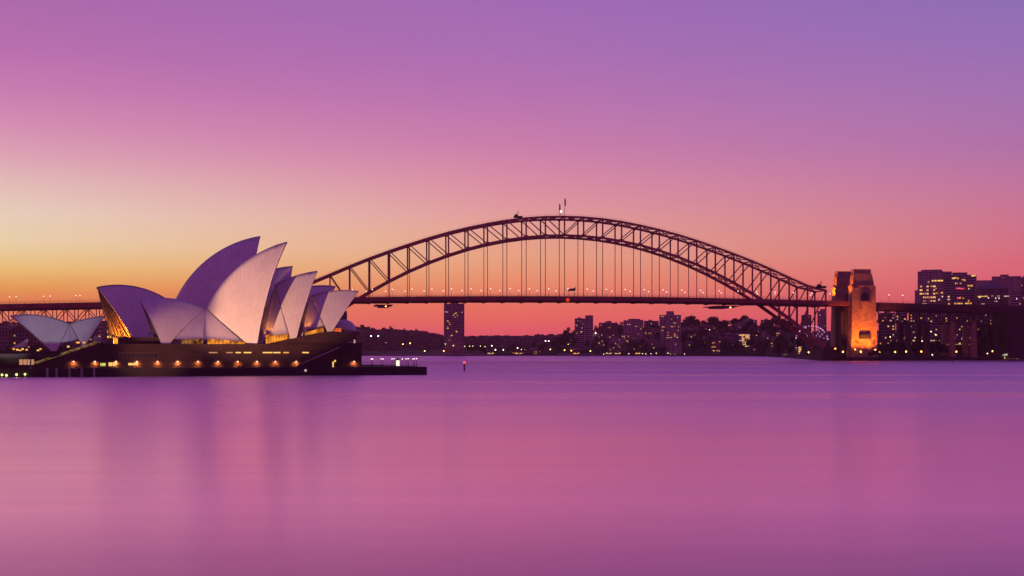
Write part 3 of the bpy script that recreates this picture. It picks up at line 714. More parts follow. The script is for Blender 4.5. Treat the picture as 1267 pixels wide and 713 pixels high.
for y in (-12, -6, 0, 6, 12):
    for n in range(-14, 14): dk.box(n * PL + .75, (n + 1) * PL - .75, y - .3, y + .3, min(zdeck(n * PL), zdeck((n + 1) * PL)) - 5.0, min(zdeck(n * PL), zdeck((n + 1) * PL)) - 3.95)
deck = obj('deck', dk, M['deck'], bridge)
for y in (-24.3, 24.3, -15.8, 15.8):
    f_ = MB(); hgt = 2.6 if abs(y) > 20 else 1.4
    for n in range(-110, 112):
        q = n * 2.4; z = zdeck(q); f_.box(q - .05, q + .05, y - .05, y + .05, z - .3, z + hgt)
        z2 = zdeck(q + 2.4)
        for hh in (.4, hgt * .55, hgt): f_.bar((q, y, z + hh), (q + 2.4, y, z2 + hh), .07, .07)
    obj('railing', f_, M['steel'], deck)
# approach spans
apl = deck_run(-640, -262.2, 12, -4.6, -.2, 20)
for n in range(0, 66): q = -262 - n * 5.6; apl.box(q - .12, q + .12, -20.2, -19.95, zdeck(q) - 4.5, zdeck(q) + .6)
ap1 = obj('approach_deck', apl, M['deck'], bridge)
f_ = MB()
for n in range(150):
    q = -264 - n * 2.4
    for y in (-19.8, 19.8): f_.box(q - .05, q + .05, y - .05, y + .05, zdeck(q) - .3, zdeck(q) + 2.2)
for y in (-19.8, 19.8):
    for hh in (.9, 1.6, 2.2): f_.bar((-264, y, zdeck(-264) + hh), (-630, y, zdeck(-630) + hh), .09, .09)
obj('railing', f_, M['steel'], ap1)
for y in (-9, 9):
    tr = MB(); dp = 12.4; pl = 9.4
    zt = lambda q: zdeck(q) - 4.6
    for k in range(40):
        q = -262 - k * pl; q2 = q - pl
        tr.bar((q, y, zt(q) - .6), (q2, y, zt(q2) - .6), .9, 1.1).bar((q, y, zt(q) - dp), (q2, y, zt(q2) - dp), .9, 1.0)
        tr.bar((q, y, zt(q) - dp), (q, y, zt(q)), .6, .7, (1, 0, 0))
        if k % 2: tr.bar((q, y, zt(q) - dp), (q2, y, zt(q2) - .6), .6, .8, (0, 1, 0))
        else: tr.bar((q, y, zt(q) - .6), (q2, y, zt(q2) - dp), .6, .8, (0, 1, 0))
    obj('approach_truss', tr, M['steel'], bridge)
for q in (-330, -400, -478, -556, -630):
    pi_ = MB()
    for y in (-9, 9): pi_.taper(q - 3, q + 3, y - 3, y + 3, 2, q - 2.3, q + 2.3, y - 2.3, y + 2.3, zdeck(q) - 17.6)
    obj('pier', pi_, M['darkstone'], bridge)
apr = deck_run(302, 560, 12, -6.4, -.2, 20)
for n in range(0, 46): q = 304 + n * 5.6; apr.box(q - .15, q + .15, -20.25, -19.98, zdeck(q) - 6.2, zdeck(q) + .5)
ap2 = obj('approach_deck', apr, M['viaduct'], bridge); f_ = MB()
for n in range(107):
    q = 303 + n * 2.4
    for y in (-19.8, 19.8): f_.box(q - .05, q + .05, y - .05, y + .05, zdeck(q) - .3, zdeck(q) + 1.7)
for y in (-19.8, 19.8):
    for hh in (.8, 1.7): f_.bar((303, y, zdeck(303) + hh), (558, y, zdeck(558) + hh), .09, .09)
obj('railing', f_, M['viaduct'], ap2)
for y in (-9, 9):
    tr = MB(); dp = 12; pl = 10.4
    for k in range(12):
        q = 303 + k * pl; q2 = q + pl; z0, z1 = zdeck(q) - 6.4, zdeck(q2) - 6.4
        tr.bar((q, y, z0 - .6), (q2, y, z1 - .6), .9, 1.2).bar((q, y, z0 - dp), (q2, y, z1 - dp), .9, 1.1).bar((q, y, z0 - dp), (q, y, z0), .7, .8, (1, 0, 0))
        a, c = ((q, y, z0 - dp), (q2, y, z1)) if k % 2 else ((q, y, z0), (q2, y, z1 - dp))
        tr.bar(a, c, .7, .9, (0, 1, 0))
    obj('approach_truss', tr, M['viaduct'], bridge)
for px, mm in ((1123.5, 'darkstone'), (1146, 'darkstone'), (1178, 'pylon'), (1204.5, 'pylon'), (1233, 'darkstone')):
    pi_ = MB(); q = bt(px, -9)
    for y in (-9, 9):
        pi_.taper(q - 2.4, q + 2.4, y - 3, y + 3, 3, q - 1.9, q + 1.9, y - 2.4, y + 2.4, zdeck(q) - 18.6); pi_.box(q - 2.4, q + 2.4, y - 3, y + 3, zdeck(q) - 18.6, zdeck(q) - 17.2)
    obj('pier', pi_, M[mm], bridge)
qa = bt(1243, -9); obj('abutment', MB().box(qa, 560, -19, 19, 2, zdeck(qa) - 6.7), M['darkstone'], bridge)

# pylons
def pylon(tc_, yc, hw, hd_, lodge, gm):
    """tapering granite tower in tiers; local origin on the bridge axis"""
    m = MB(); z0, zd = 2.0, zdeck(tc_)
    m.taper(tc_ - hw, tc_ + hw, yc - hd_, yc + hd_, z0, tc_ - hw + 1.3, tc_ + hw - 1.6, yc - hd_ + 1, yc + hd_ - 1, zd + 14.5)
    m.taper(tc_ - hw + 2.4, tc_ + hw - 2.6, yc - hd_ + 1.6, yc + hd_ - 1.6, zd + 14.5, tc_ - hw + 3.0, tc_ + hw - 4.6, yc - hd_ + 2, yc + hd_ - 2, zd + 25.5)
    p = obj('pylon', m, M['pylon'], bridge)
    obj('cornice', MB().box(tc_ - hw + 1.0, tc_ + hw - 1.3, yc - hd_ + .7, yc + hd_ - .7, zd + 14.3, zd + 15.1).box(tc_ - hw + 3.2, tc_ + hw - 5.2, yc - hd_ + 1.8, yc + hd_ - 1.8, zd + 25.5, zd + 26.6), M['pylon'], p)
    obj('parapet', MB().taper(tc_ - hw + 3.7, tc_ + hw - 5.6, yc - hd_ + 2.3, yc + hd_ - 2.3, zd + 26.6, tc_ - hw + 3.8, tc_ + hw - 5.7, yc - hd_ + 2.4, yc + hd_ - 2.4, zd + 30.8), M['pylon'], p)
    # pilaster strip at the inner corner
    obj('pilaster', MB().taper(tc_ - hw - .3, tc_ - hw + 7.6, yc - hd_ - .7, yc + hd_ - .8, z0, tc_ - hw + 1.2, tc_ - hw + 7.4, yc - hd_ + .3, yc + hd_ - 1.4, zd + 13.0), M['pylon'], p)
    # dark plate painted as the shaded arch recess above the deck, with its balcony
    ax = tc_ + .7; n = 10; az_ = zd + 1.2
    poly = [(ax - 2.9, az_), (ax + 2.9, az_)] + [(ax + 2.9 * math.cos(k * math.pi / n), az_ + 5.2 + 2.9 * math.sin(k * math.pi / n)) for k in range(n + 1)]
    obj('arch_shade_plate', MB().prism(poly, yc - hd_ + .28, yc - hd_ + .9), M['iron'], p)
    surround = MB()
    for k in range(n): 
        t0, t1 = k * math.pi / n, (k + 1) * math.pi / n
        surround.bar((ax + 3.3 * math.cos(t0), yc - hd_ + .4, az_ + 5.2 + 3.3 * math.sin(t0)), (ax + 3.3 * math.cos(t1), yc - hd_ + .4, az_ + 5.2 + 3.3 * math.sin(t1)), .8, .8)
    obj('arch_surround', surround, M['pylon'], p)
    obj('balcony', MB().taper(ax - 4.0, ax + 4.0, yc - hd_ - .9, yc - hd_ + .6, zd - 7.6, ax - 4.6, ax + 4.6, yc - hd_ - 1.6, yc - hd_ + .6, zd - 1.2).box(ax - 5.2, ax + 5.2, yc - hd_ - 2.1, yc - hd_ + .6, zd - 1.2, zd + .3), M['pylon'], p)
    if lodge:
        lz = 12.5
        lo_ = obj('lodge', MB().box(tc_ - 5.2, tc_ + 5.4, yc - hd_ - 1.6, yc - hd_ + .1, z0, lz + 8), M['pylon'], p)
        obj('lodge_roof', MB().box(tc_ - 5.8, tc_ + 6.0, yc - hd_ - 1.9, yc - hd_ + .1, lz + 8.02, lz + 12.2), M['iron'], lo_)
        obj('lodge_door', MB().box(tc_ - 3.4, tc_ + 3.6, yc - hd_ - 1.85, yc - hd_ - 1.62, z0 + 3, lz + 4.2), M['pylon'], lo_)
    return p
PYT = bt(1069.6, -26)
pylon(PYT, -20, 13.0, 6.0, True, None)
pylon(PYT - 1.5, 20, 13.0, 6.0, False, None)
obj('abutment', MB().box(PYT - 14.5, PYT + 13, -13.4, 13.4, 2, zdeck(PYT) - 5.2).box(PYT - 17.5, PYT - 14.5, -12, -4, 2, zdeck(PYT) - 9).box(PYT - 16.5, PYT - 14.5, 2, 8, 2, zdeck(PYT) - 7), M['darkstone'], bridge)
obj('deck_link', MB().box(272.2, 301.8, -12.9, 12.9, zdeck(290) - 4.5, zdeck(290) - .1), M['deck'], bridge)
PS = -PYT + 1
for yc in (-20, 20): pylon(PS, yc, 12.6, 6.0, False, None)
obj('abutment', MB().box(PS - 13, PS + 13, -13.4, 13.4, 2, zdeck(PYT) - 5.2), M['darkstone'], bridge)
obj('bearing', MB().taper(246, 262, -18, 18, 2, 250, 261, -17, 17, 13.5), M['darkstone'], bridge)
# pylon floodlights
def bspot(px, y, z, aim, e, cone=70, col=(1, .23, .012), blend=.8):
    q = bt(px, y); l = bl(q, y, z); a = bl(*aim); lamp_light('SPOT', l, e, col, .6, a, cone, blend)
    return q
yf = -26.0
bspot(1056, yf - 13, 4, (PYT - 6, yf, 44), 1.5e5, 85)
bspot(1069, yf - 16, 4, (PYT, yf, 42), 1.1e5, 85)
bspot(1084, yf - 13, 4, (PYT + 6, yf, 42), 1.2e5, 85)
bspot(1032, -22, 57, (PYT - 12, -20, 76), 9e4, 60); bspot(1021, 16, 56.5, (PYT - 13, 20, 74), 22e4, 60)
bspot(1033, -16, 5, (PYT - 10, -10, 22), 2.2e4, 50, (1, .16, .02))
# flood lamps you can see at the foot
for px, py in ((1058, 432.5), (1083, 432.8), (1033.5, 431.5)):
    q = bp(px, py, yf - 7); o = tag(obj('floodlight', MB().box(-.6, .6, -.3, .3, -.4, .4), E['amber']), {1058: 'bright amber floodlight at the left foot of the lit pylon', 1083: 'amber floodlight at the right foot of the lit pylon', 1033.5: 'amber floodlight at the foot of the dark abutment'}[px], 'floodlight'); o.location = bl(q.x, q.y, q.z)
    obj('stand', MB().box(-.1, .1, .32, .5, -max(1, q.z - 2.6), .2), M['iron'], o)

# lamps along the deck
pr = thing('deck_lamp', 'x', 'lamp')
obj('pole', MB().tube((0, 0, 0), (0, 0, 6.6), .13, .09, 6), M['iron'], pr); obj('globe', MB().ball((0, 0, 6.9), .46, 8, 6), emit('deck_globe', (1, .80, .66), 2.2), pr)
for y, lab in ((-21, 'small white lamp post along the near edge of the bridge deck'), (21, 'small white lamp post along the far edge of the bridge deck')):
    for n in range(-13, 15):
        q = n * PL + (2.2 if y < 0 else -2.0); place(pr, bl(q, y, zdeck(q) - .2), BX, 1, lab, 'lamps along the bridge deck')
for px in (12, 20, 54, 62, 94, 99):
    q = bt(px, -18); place(pr, bl(q, -18, zdeck(q) - .2), BX, .9, 'lamp post on the approach span behind the low restaurant sails', 'lamps on the left approach span')
for px in (1100, 1117, 1166, 1212, 1223, 1232, 1236, 1258):
    q = bt(px, -18); place(pr, bl(q, -18, zdeck(q) - .2), BX, 1.1, 'lamp post on the approach viaduct right of the lit pylon', 'lamps on the right approach viaduct')
hide_proto(pr)
# flags, beacon, cranes, gantries
for k, (y, tt, lab) in enumerate(((-15, 0, 'taller flagpole with furled dark flag on the arch crown'), (15, 0, 'shorter flagpole with furled dark flag behind on the arch crown'))):
    fp = thing('flagpole', lab, 'flagpole', bl(tt, y, zu(0) + .9), BX)
    h = 16.5 if k == 0 else 14.5
    obj('pole', MB().tube((0, 0, 0), (0, 0, h), .22, .12, 8).ball((0, 0, h), .25), M['iron'], fp)
    fg = MB(); nn = 8
    for i in range(nn + 1):
        for j in range(5): fg.v.append((.15 + .28 * j + .05 * math.sin(i * 1.3), .35 * math.sin(j * 1.9 + i * .5), h - .3 - 6.2 * i / nn - .35 * j))
    for i in range(nn):
        for j in range(4): fg.f.append((i * 5 + j, i * 5 + j + 1, (i + 1) * 5 + j + 1, (i + 1) * 5 + j))
    obj('flag', fg, M['cloth'], fp)
q = bp(694.2, 262, 0); bc = thing('aircraft_beacon', 'white beacon lamp on a stub mast between the crown flagpoles', 'beacon', bl(q.x, 0, zu(0) - .2), BX)
obj('mast', MB().tube((0, 0, 0), (0, 0, q.z - zu(0)), .3, .2), M['iron'], bc); obj('lantern', MB().ball((0, 0, q.z - zu(0) + .4), .75, 8, 6), E['white'], bc)
def crane(px, y, sc, lab):
    q = bt(px, y); n = q / PL; i = math.floor(n); z = zu(i) + (zu(i + 1) - zu(i)) * (n - i)
    c = thing('maintenance_crane', lab, 'crane', bl(q, y, z + .9), BX)
    obj('carriage', MB().box(-4 * sc, 4 * sc, -1.6, 1.6, .3, 2.0 * sc).box(-3.2 * sc, -.2, -1.4, 1.4, 2.0 * sc, 3.4 * sc), M['iron'], c)
    obj('jib', MB().bar((-.5, 0, 1.5 * sc), (.4 * sc, 0, 6.4 * sc), .5, .6).bar((-1.5, 0, 3 * sc), (-1.5, 0, 5.2 * sc), .3, .3), M['iron'], c)
    obj('wheel', MB().tube((-2.5 * sc, -1.7, .5), (-2.5 * sc, 1.7, .5), .5, .5, 8).tube((2.5 * sc, -1.7, .5), (2.5 * sc, 1.7, .5), .5, .5, 8), M['iron'], c)
crane(641, -15, 1.0, 'dark maintenance crane on the upper chord left of the flags'); crane(1016, -15, 1.15, 'dark maintenance crane on the upper chord next to the pylon')
def gantry(px0, px1, lab):
    q0, q1 = bt(px0, -20), bt(px1, -20); qm_ = (q0 + q1) / 2; z = zdeck(qm_) - 5.4
    c = thing('maintenance_gantry', lab, 'gantry', bl(qm_, 0, z), BX); w = (q1 - q0) / 2
    obj('platform', MB().box(-w, w, -23, 23, -2.4, -1.7).box(-w * .55, w * .6, -23, 23, -3.6, -2.4), M['iron'], c)
    hg = MB()
    for x in (-w * .7, w * .7):
        for y in (-22, 22): hg.bar((x, y, -1.8), (x, y, .6), .3, .3)
    obj('hanger_bar', hg, M['iron'], c); obj('lamp', MB().ball((w * .2, -23.4, -3.3), .6, 8, 6), E['amber'], c)
gantry(464, 486, 'inspection gantry slung under the deck at the left of the arch'); gantry(885, 914, 'inspection gantry slung under the deck at the right of the arch')
q = bp(702.5, 371.2, -25.2); o = tag(obj('navigation_lamp', MB().tube((0, -.2, 0), (0, .4, 0), 1.7, 1.7, 14).bar((0, .3, 0), (0, 1.0, 0), .5, .5), emit('navigation_red', (1, .055, .01), .8)), 'round red navigation light on the side of the deck at mid span', 'light'); o.location = bl(q.x, q.y, q.z); o.rotation_euler = (0, 0, BX)
q = bp(708, 360, -15); sg = thing('sign_gantry', 'dark overhead sign frame on the deck right of mid span', 'sign', bl(q.x, -12, zdeck(q.x) - .2), BX)
obj('panel', MB().prism([(-3.4, 5.4), (3.6, 5.4), (3.6, 9.4), (2.4, 8.0), (-3.4, 7.2)], -.2, .2), M['iron'], sg); obj('frame', MB().box(-2.6, -2.3, -.15, .15, 0, 5.4).box(2.3, 2.6, -.15, .15, 0, 5.4), M['iron'], sg)

# ------------------------------------------------------------------ the city on the shores
rb_ = random.Random(21)
WINM = {}
def win_mesh(w, h, k):
    key = (round(w, 1), round(h, 1), k)
    if key not in WINM:
        WINM[key] = MB().box(-w / 2, w / 2, -.12, .05, -h / 2, h / 2).mesh('lit_window', E[k])
    return WINM[key]
def building(label, px0, px1, ytop, Y, fac, depth=16, name='apartment_block', cat='building', group=None, tiers=(), lit=8, kinds='AAABBCD', fh=3.0, fw=2.6, ybase=None, roof=None, bands=True, rz=None, cells=None, ww=1.2, wh=1.1):
    """block whose front spans photo columns px0..px1; tiers: (fraction0, fraction1, top row) of higher parts"""
    pm = (px0 + px1) / 2; x = GX(pm, Y); w = (px1 - px0) / FPX * Y
    z0 = 2.0 if ybase is None else ZY(ybase, Y)
    if ybase is None: z0 = max(1.0, ground_z(pm, Y) - 1.5) if pm > 440 else 3.0
    h = ZY(ytop, Y) - z0; rz = -math.atan2(x, Y) if rz is None else rz
    b = thing(name, label, cat, (x, Y, z0), rz, group)
    mb = MB().box(-w / 2, w / 2, 0, depth, 0, h)
    tops = [(-w / 2, w / 2, h)]
    for f0, f1, yt in tiers:
        h2 = ZY(yt, Y) - z0; mb.box(-w / 2 + w * f0, -w / 2 + w * f1, -.25, depth * .8, .5, h2); tops.append((-w / 2 + w * f0, -w / 2 + w * f1, h2))
    if w > 14 and h > 18:
        nf = max(2, int(w / 6.5))
        for k in range(nf + 1): mb.box(-w / 2 + w * k / nf - .45, -w / 2 + w * k / nf + .45, -.85, -.02, 0, h - .1)
        nb = nf // 2                                     # one bay of deep balconies in shade
        bx0 = -w / 2 + w * nb / nf + .45; mb.box(bx0, bx0 + w / nf - .9, -1.5, -1.2, h * .1, h * .1 + .2)
    obj('wall', mb, FAC[fac], b)
    if bands and h > 9:
        sb = MB()
        for k in range(1, int(h / fh) + 1):
            if k * fh < h - .3: sb.box(-w / 2 - .25, w / 2 + .25, -.3, depth, k * fh - .14, k * fh + .14)
        obj('floor_slab', sb, M['concrete'], b)
    if roof == 'gable':
        obj('roof', MB().prism([(-w / 2 - .4, h), (w / 2 + .4, h), (0, h + min(4.5, w * .28))], -.6, depth + .5), M['roof'], b)
    elif roof == 'pyramid':
        obj('roof', MB().taper(-w / 2 - .8, w / 2 + .8, -.8, depth + .8, h, -w * .08, w * .08, depth * .45, depth * .55, h + ZY(0, Y) * 0 + min(9, w * .2)), M['slate'], b)
    else:
        rf = MB().box(-w / 2 - .2, w / 2 + .2, -.4, depth + .2, h, h + .7); obj('parapet', rf, M['concrete'], b)
        obj('roof_plant', MB().box(-w * .2, w * .05, depth * .3, depth * .7, h + .7, h + 2.6), M['concrete'], b)
    cand = []
    for (a, c, hh) in tops:
        for i in range(int((c - a) / fw)):
            for j in range(int(hh / fh)):
                cand.append((a + fw * (i + .55), fh * (j + .56)))
    if cells: pts = [(-w / 2 + w * u, h - (ZY(ytop, Y) - ZY(v, Y)), k) for u, v, k in cells]
    else: pts = [(p[0], p[1], rb_.choice(kinds)) for p in rb_.sample(cand, min(lit, len(cand)))]
    for u, z, k in pts:
        link('lit_window', win_mesh(ww * rb_.choice((1, 1, 1.5)), wh, 'win' + k), b, (u, -.3, z))
    return b
# tall tower seen under the arch
building('tall slab tower rising behind the deck, alone on the left shore', 549.6, 574.2, 376.4, 2150, 4, 20, 'tower_block', 'tower', tiers=((.32, .72, 370.6),), fh=2.9, fw=2.2, ww=1.7,
         cells=[(.08, 386, 'C'), (.16, 386.3, 'C'), (.52, 388.5, 'B'), (.60, 387.4, 'B'), (.47, 390.4, 'A'), (.66, 390.5, 'A'), (.9, 386.5, 'C'), (.16, 397.2, 'A'), (.2, 397.6, 'A'), (.24, 399.6, 'D'), (.29, 401.5, 'A'), (.17, 404.8, 'D'), (.18, 406.6, 'A'), (.60, 410, 'A'), (.64, 410.8, 'B'), (.35, 415.6, 'A'), (.40, 415, 'A'), (.26, 421, 'D'), (.44, 428, 'A'), (.5, 426.8, 'A'), (.55, 392.5, 'D')])
building('mid-rise tower with a taller dark core on the wooded slope', 711.4, 724, 394.6, 2190, 3, 18, 'tower_block', 'tower', tiers=((1.02, 1.78, 390.2),), lit=0,
         cells=[(.3, 397, 'D'), (.55, 398, 'D'), (.1, 402, 'D'), (.2, 403, 'C'), (.7, 406, 'C'), (.65, 410.5, 'B'), (.6, 411.2, 'B'), (.2, 412.5, 'D'), (.75, 401, 'D')])
building('low stepped block with one wide lit window right of the core tower', 741.3, 764, 400, 2260, 1, 16, tiers=((.43, .68, 397.2),), lit=0, cells=[(.5, 405.3, 'A'), (.58, 405.6, 'A'), (.1, 402.5, 'D')])
building('broad apartment block with rounded top between the two towers', 771.8, 794.5, 397, 2190, 0, 18, tiers=((.25, .75, 394.6),), lit=0,
         cells=[(.2, 401.5, 'B'), (.32, 401.6, 'A'), (.65, 404, 'A'), (.74, 404.2, 'A'), (.93, 406.8, 'A'), (.2, 416, 'C'), (.3, 416, 'C'), (.5, 418.5, 'A'), (.8, 413.5, 'D'), (.08, 423.3, 'A')])
building('tallest stepped tower on the right of the slope with many lit windows', 816.3, 842.2, 390.3, 2170, 0, 20, 'tower_block', 'tower', tiers=((.32, .68, 385.2),), lit=0,
         cells=[(.1, 391.5, 'B'), (.18, 391.8, 'A'), (.12, 404.5, 'A'), (.2, 404.7, 'A'), (.13, 409, 'A'), (.55, 404.2, 'A'), (.6, 404.6, 'A'), (.7, 404, 'D'), (.9, 404.3, 'B'), (.68, 399.5, 'A'), (.75, 400, 'B'), (.88, 409, 'A'), (.85, 392.8, 'C'), (.4, 411.5, 'A'), (.4, 415, 'A'), (.45, 417.8, 'B'), (.55, 417.8, 'B'), (.7, 413.5, 'A'), (.75, 414.5, 'A'), (.72, 416, 'B'), (.83, 417.6, 'B'), (.35, 418, 'B'), (.55, 395, 'D')])
building('pale low block at the waterline below the stepped tower', 824.2, 843, 422.7, 2116, 0, 14, 'waterside_block', lit=4, kinds='CCD')
building('dark brick house row high on the slope beside the stepped tower', 797, 815, 397.6, 2330, 2, 20, lit=2, roof=None)
building('long flat-roofed block on the right skyline with trees in front', 906, 934.5, 396.3, 2330, 2, 16, lit=4, kinds='CD')
building('second flat-roofed block on the skyline near the arch foot', 941.5, 957, 396.2, 2320, 2, 16, lit=2, kinds='CD')
building('pale terrace block below the skyline trees left of the flat roofs', 843, 868, 408, 2230, 3, 12, lit=4, kinds='ACD')
building('flood of lit balconies, stepped block by the shore', 914.5, 928.3, 414.2, 2080, 0, 14, 'stepped_block', tiers=((.15, .9, 413.2),), lit=0, ww=2.6, wh=1.8,
         cells=[(.05 + .13 * i, 414.8 + 2.3 * j, 'BBACB'[(i * 3 + j) % 5]) for i in range(7) for j in range(8) if not (j in (1, 2) and i < 2) and not (j > 5 and i < 3) and (i * j) % 5 != 3])
building('small lit house cluster with golden windows near the shore', 880.5, 891, 421, 2075, 1, 10, 'waterside_house', 'house', lit=0, roof='gable', cells=[(.1, 424.5, 'A'), (.3, 424.3, 'B'), (.2, 434, 'A'), (.3, 434.3, 'B'), (.65, 434, 'B'), (.9, 434.3, 'A'), (.05, 429.5, 'A'), (.25, 429.4, 'B'), (.4, 429.6, 'A'), (.95, 423, 'B')])
building('golden-windowed block by the shore left of the arch foot', 953, 963, 421, 1960, 1, 12, 'stepped_block', lit=0, cells=[(.2, 425, 'B'), (.4, 424.6, 'B'), (.6, 427, 'B'), (.3, 428.5, 'B'), (.5, 428.4, 'B'), (.7, 430, 'B'), (.25, 432, 'A'), (.45, 432.2, 'B'), (.1, 434.5, 'A'), (.8, 432.6, 'B'), (.5, 435, 'D')])
building('block with a bright yellow lit front seen through the arch foot', 976, 991, 412, 1900, 1, 12, 'stepped_block', lit=0, ww=2.4, cells=[(.15 * i + .08, 413.5 + 2.1 * j, 'BBA'[(i + j) % 3]) for i in range(6) for j in range(5) if (i + 2 * j) % 4])
building('purple-grey tower with flat top seen through the last arch panels', 992, 1003.5, 390.2, 2300, 2, 18, 'tower_block', 'tower', lit=4, kinds='CD')
building('purple-grey tower with balconies just left of the pylon', 1011.5, 1022, 385.5, 2300, 0, 18, 'tower_block', 'tower', tiers=((.3, .9, 382.5),), lit=6, kinds='CCD')
# right bank, behind the viaduct
building('tall stepped apartment tower with gold windows above the viaduct', 1136.5, 1166.5, 336.5, 1700, 0, 24, 'tower_block', 'tower', ybase=425, tiers=((.13, .95, 333.8), (-.13, .2, 359)), lit=0, ww=2.0, wh=1.7,
         cells=[(.58 + .12 * i, 347.6, 'B') for i in range(4)] + [(.12 + .13 * i, 354.5 + 4.5 * j, 'ABBAB'[(i + j) % 5]) for i in range(5) for j in range(5) if (i * 2 + j * 3) % 7 not in (2, 5)] + [(.75, 363, 'A'), (.95, 362.5, 'A'), (.83, 371, 'C'), (.42, 349, 'D'), (.72, 357, 'D'), (.22, 376, 'C'), (.3, 376.2, 'B')])
building('tall rounded apartment tower with one red-lit floor above the viaduct', 1176.5, 1207, 341, 1720, 3, 24, 'tower_block', 'tower', ybase=425, tiers=((.08, .66, 337.2), (-.32, .06, 335.8), (.82, 1.0, 340.2)), lit=0, ww=2.0, wh=1.6,
         cells=[(.12, 344.3, 'B'), (.2, 343.8, 'B'), (.28, 344.5, 'A'), (.5, 346.2, 'A'), (.56, 347, 'A'), (.23, 350.7, 'A'), (.4, 350.8, 'D'), (.26, 356.9, 'R'), (.33, 356.8, 'R'), (.42, 357.2, 'R'), (.5, 357.2, 'R'), (.72, 353.6, 'A'), (.82, 353.8, 'A'), (.73, 357.5, 'B'), (.3, 369, 'R'), (.38, 368.6, 'A'), (.5, 369.2, 'A'), (.86, 341.5, 'B'), (.93, 341.2, 'B')] + [(.2 + .085 * i, 375.6, 'AAB'[i % 3]) for i in range(8) if i != 4] + [(.72, 372.4, 'A'), (.75, 375, 'A'), (-.06, 367, 'B'), (-.06, 370.5, 'C'), (-.05, 376, 'B')])
building('dark office block with pale pyramid roof at the right edge', 1209.5, 1246, 357, 1690, 2, 30, 'office_block', ybase=425, roof='pyramid', lit=0, bands=False, ww=2.2, cells=[(.06 + .05 * i, 366.8, 'B') for i in range(4)] + [(.3, 366.6, 'B'), (.5, 366.4, 'D'), (.7, 366.5, 'D'), (.92, 366.8, 'C'), (.96, 367, 'C'), (.99, 366.8, 'B'), (.2, 376, 'C'), (.62, 373, 'C')])
building('big pale apartment slab behind the pyramid roof', 1228.5, 1262, 342.6, 1960, 0, 24, 'tower_block', 'tower', ybase=425, tiers=((.28, .58, 339.8), (-.55, .02, 346.5)), lit=5, kinds='DDC')
building('purple-lit low block at the right edge of the picture beside the pyramid roof', 1252, 1263, 360.5, 1660, 3, 20, 'office_block', ybase=425, lit=2, kinds='CA')
building('dark slab cut by the right edge of the picture', 1261, 1276, 343.8, 2000, 2, 24, 'tower_block', 'tower', ybase=425, lit=6, kinds='ACD')
for (a, c, yt, Y, l, f, lab) in ((1088, 1107, 388, 1480, 8, 2, 'dark flats under the viaduct just right of the lit pylon'), (1109, 1122, 385, 1560, 8, 3, 'banded flats under the viaduct left of the first pier'), (1126, 1144, 387, 1500, 8, 2, 'dark flats under the viaduct between the first two piers'),
                                 (1148, 1175, 386, 1520, 11, 3, 'wide flats under the viaduct between the second and third piers'), (1180, 1202, 387, 1500, 9, 2, 'dark flats under the viaduct between the pale piers'), (1206, 1232, 388, 1490, 6, 2, 'dark flats under the viaduct right of the last pier')):
    building(lab, a, c, yt, Y, f, 14, lit=l + 5, kinds='AABBCDDD', ybase=427)
# dark buildings at the foot of the left approach
for (a, c, yt, Y, f, l, rf, lab) in ((-14, 9, 405.5, 1105, 2, 2, None, 'dark block at the left edge under the approach span'), (12, 33, 409.3, 1120, 2, 2, 'gable', 'dark gabled store behind the left restaurant sail'), (34, 58, 411, 1130, 1, 2, None, 'dark store behind the restaurant sails, middle one'), (60, 88, 412, 1135, 2, 2, None, 'dark store hidden behind the meeting of the restaurant sails'),
                                    (110, 120, 407.5, 1120, 1, 1, None, 'narrow dark block right of the restaurant sails'), (121, 127.5, 402.8, 1180, 0, 2, None, 'slim pale tower between restaurant and the big left sail'), (132, 158, 398, 1110, 2, 2, None, 'dark block behind the glass mouth of the left sail')):
    building(lab, a, c, yt, Y, f, 14, 'warehouse' if rf else 'apartment_block', lit=l, kinds='AD', ybase=432, roof=rf, bands=False)
building('dark maroon tower standing right behind the smallest sail', 405, 428.7, 386, 1210, 2, 16, 'tower_block', 'tower', ybase=430, lit=0, bands=False)
building('low golden-lit kiosk between the restaurant and the big left sail', 133.6, 137.2, 415.4, 690, 1, 3, 'kiosk', ybase=424, lit=0, bands=False, ww=1.0, wh=1.0, cells=[(.3, 417, 'B'), (.7, 417, 'B')])

# small houses scattered over the wooded slope
def house_at(k, px, Y, label, group):
    w = rb_.uniform(9, 17); h = rb_.uniform(6, 11); pxw = w / Y * FPX
    z = ground_z(px, Y); yt = HY - (z + h - HC) / Y * FPX
    building(label, px - pxw / 2, px + pxw / 2, yt, Y, rb_.choice((0, 1, 2, 2, 3)), rb_.uniform(8, 12), 'slope_house', 'house', group, lit=rb_.choice((0, 1, 2, 3, 3, 4)), kinds='AAABBCDD', roof='gable' if rb_.random() < .6 else None, rz=rb_.uniform(-.4, .4), bands=False)
for k in range(22):
    px = 690 + k * 6.0 + rb_.uniform(-2, 2); house_at(k, px, interp(SHORE, px) + rb_.uniform(25, 190), 'small dark house half hidden by trees left of the stepped tower', 'houses on the slope left of the stepped tower')
for k in range(26):
    px = 846 + k * 4.8 + rb_.uniform(-2, 2); house_at(k, px, interp(SHORE, px) + rb_.uniform(25, 190), 'small dark house half hidden by trees between stepped tower and arch foot', 'houses on the slope right of the stepped tower')
for k in range(7):
    px = 598 + k * 12.5; house_at(k, px, interp(SHORE, px) + rb_.uniform(18, 60), 'low shed on the flat shore right of the tall tower', 'sheds on the flat shore')

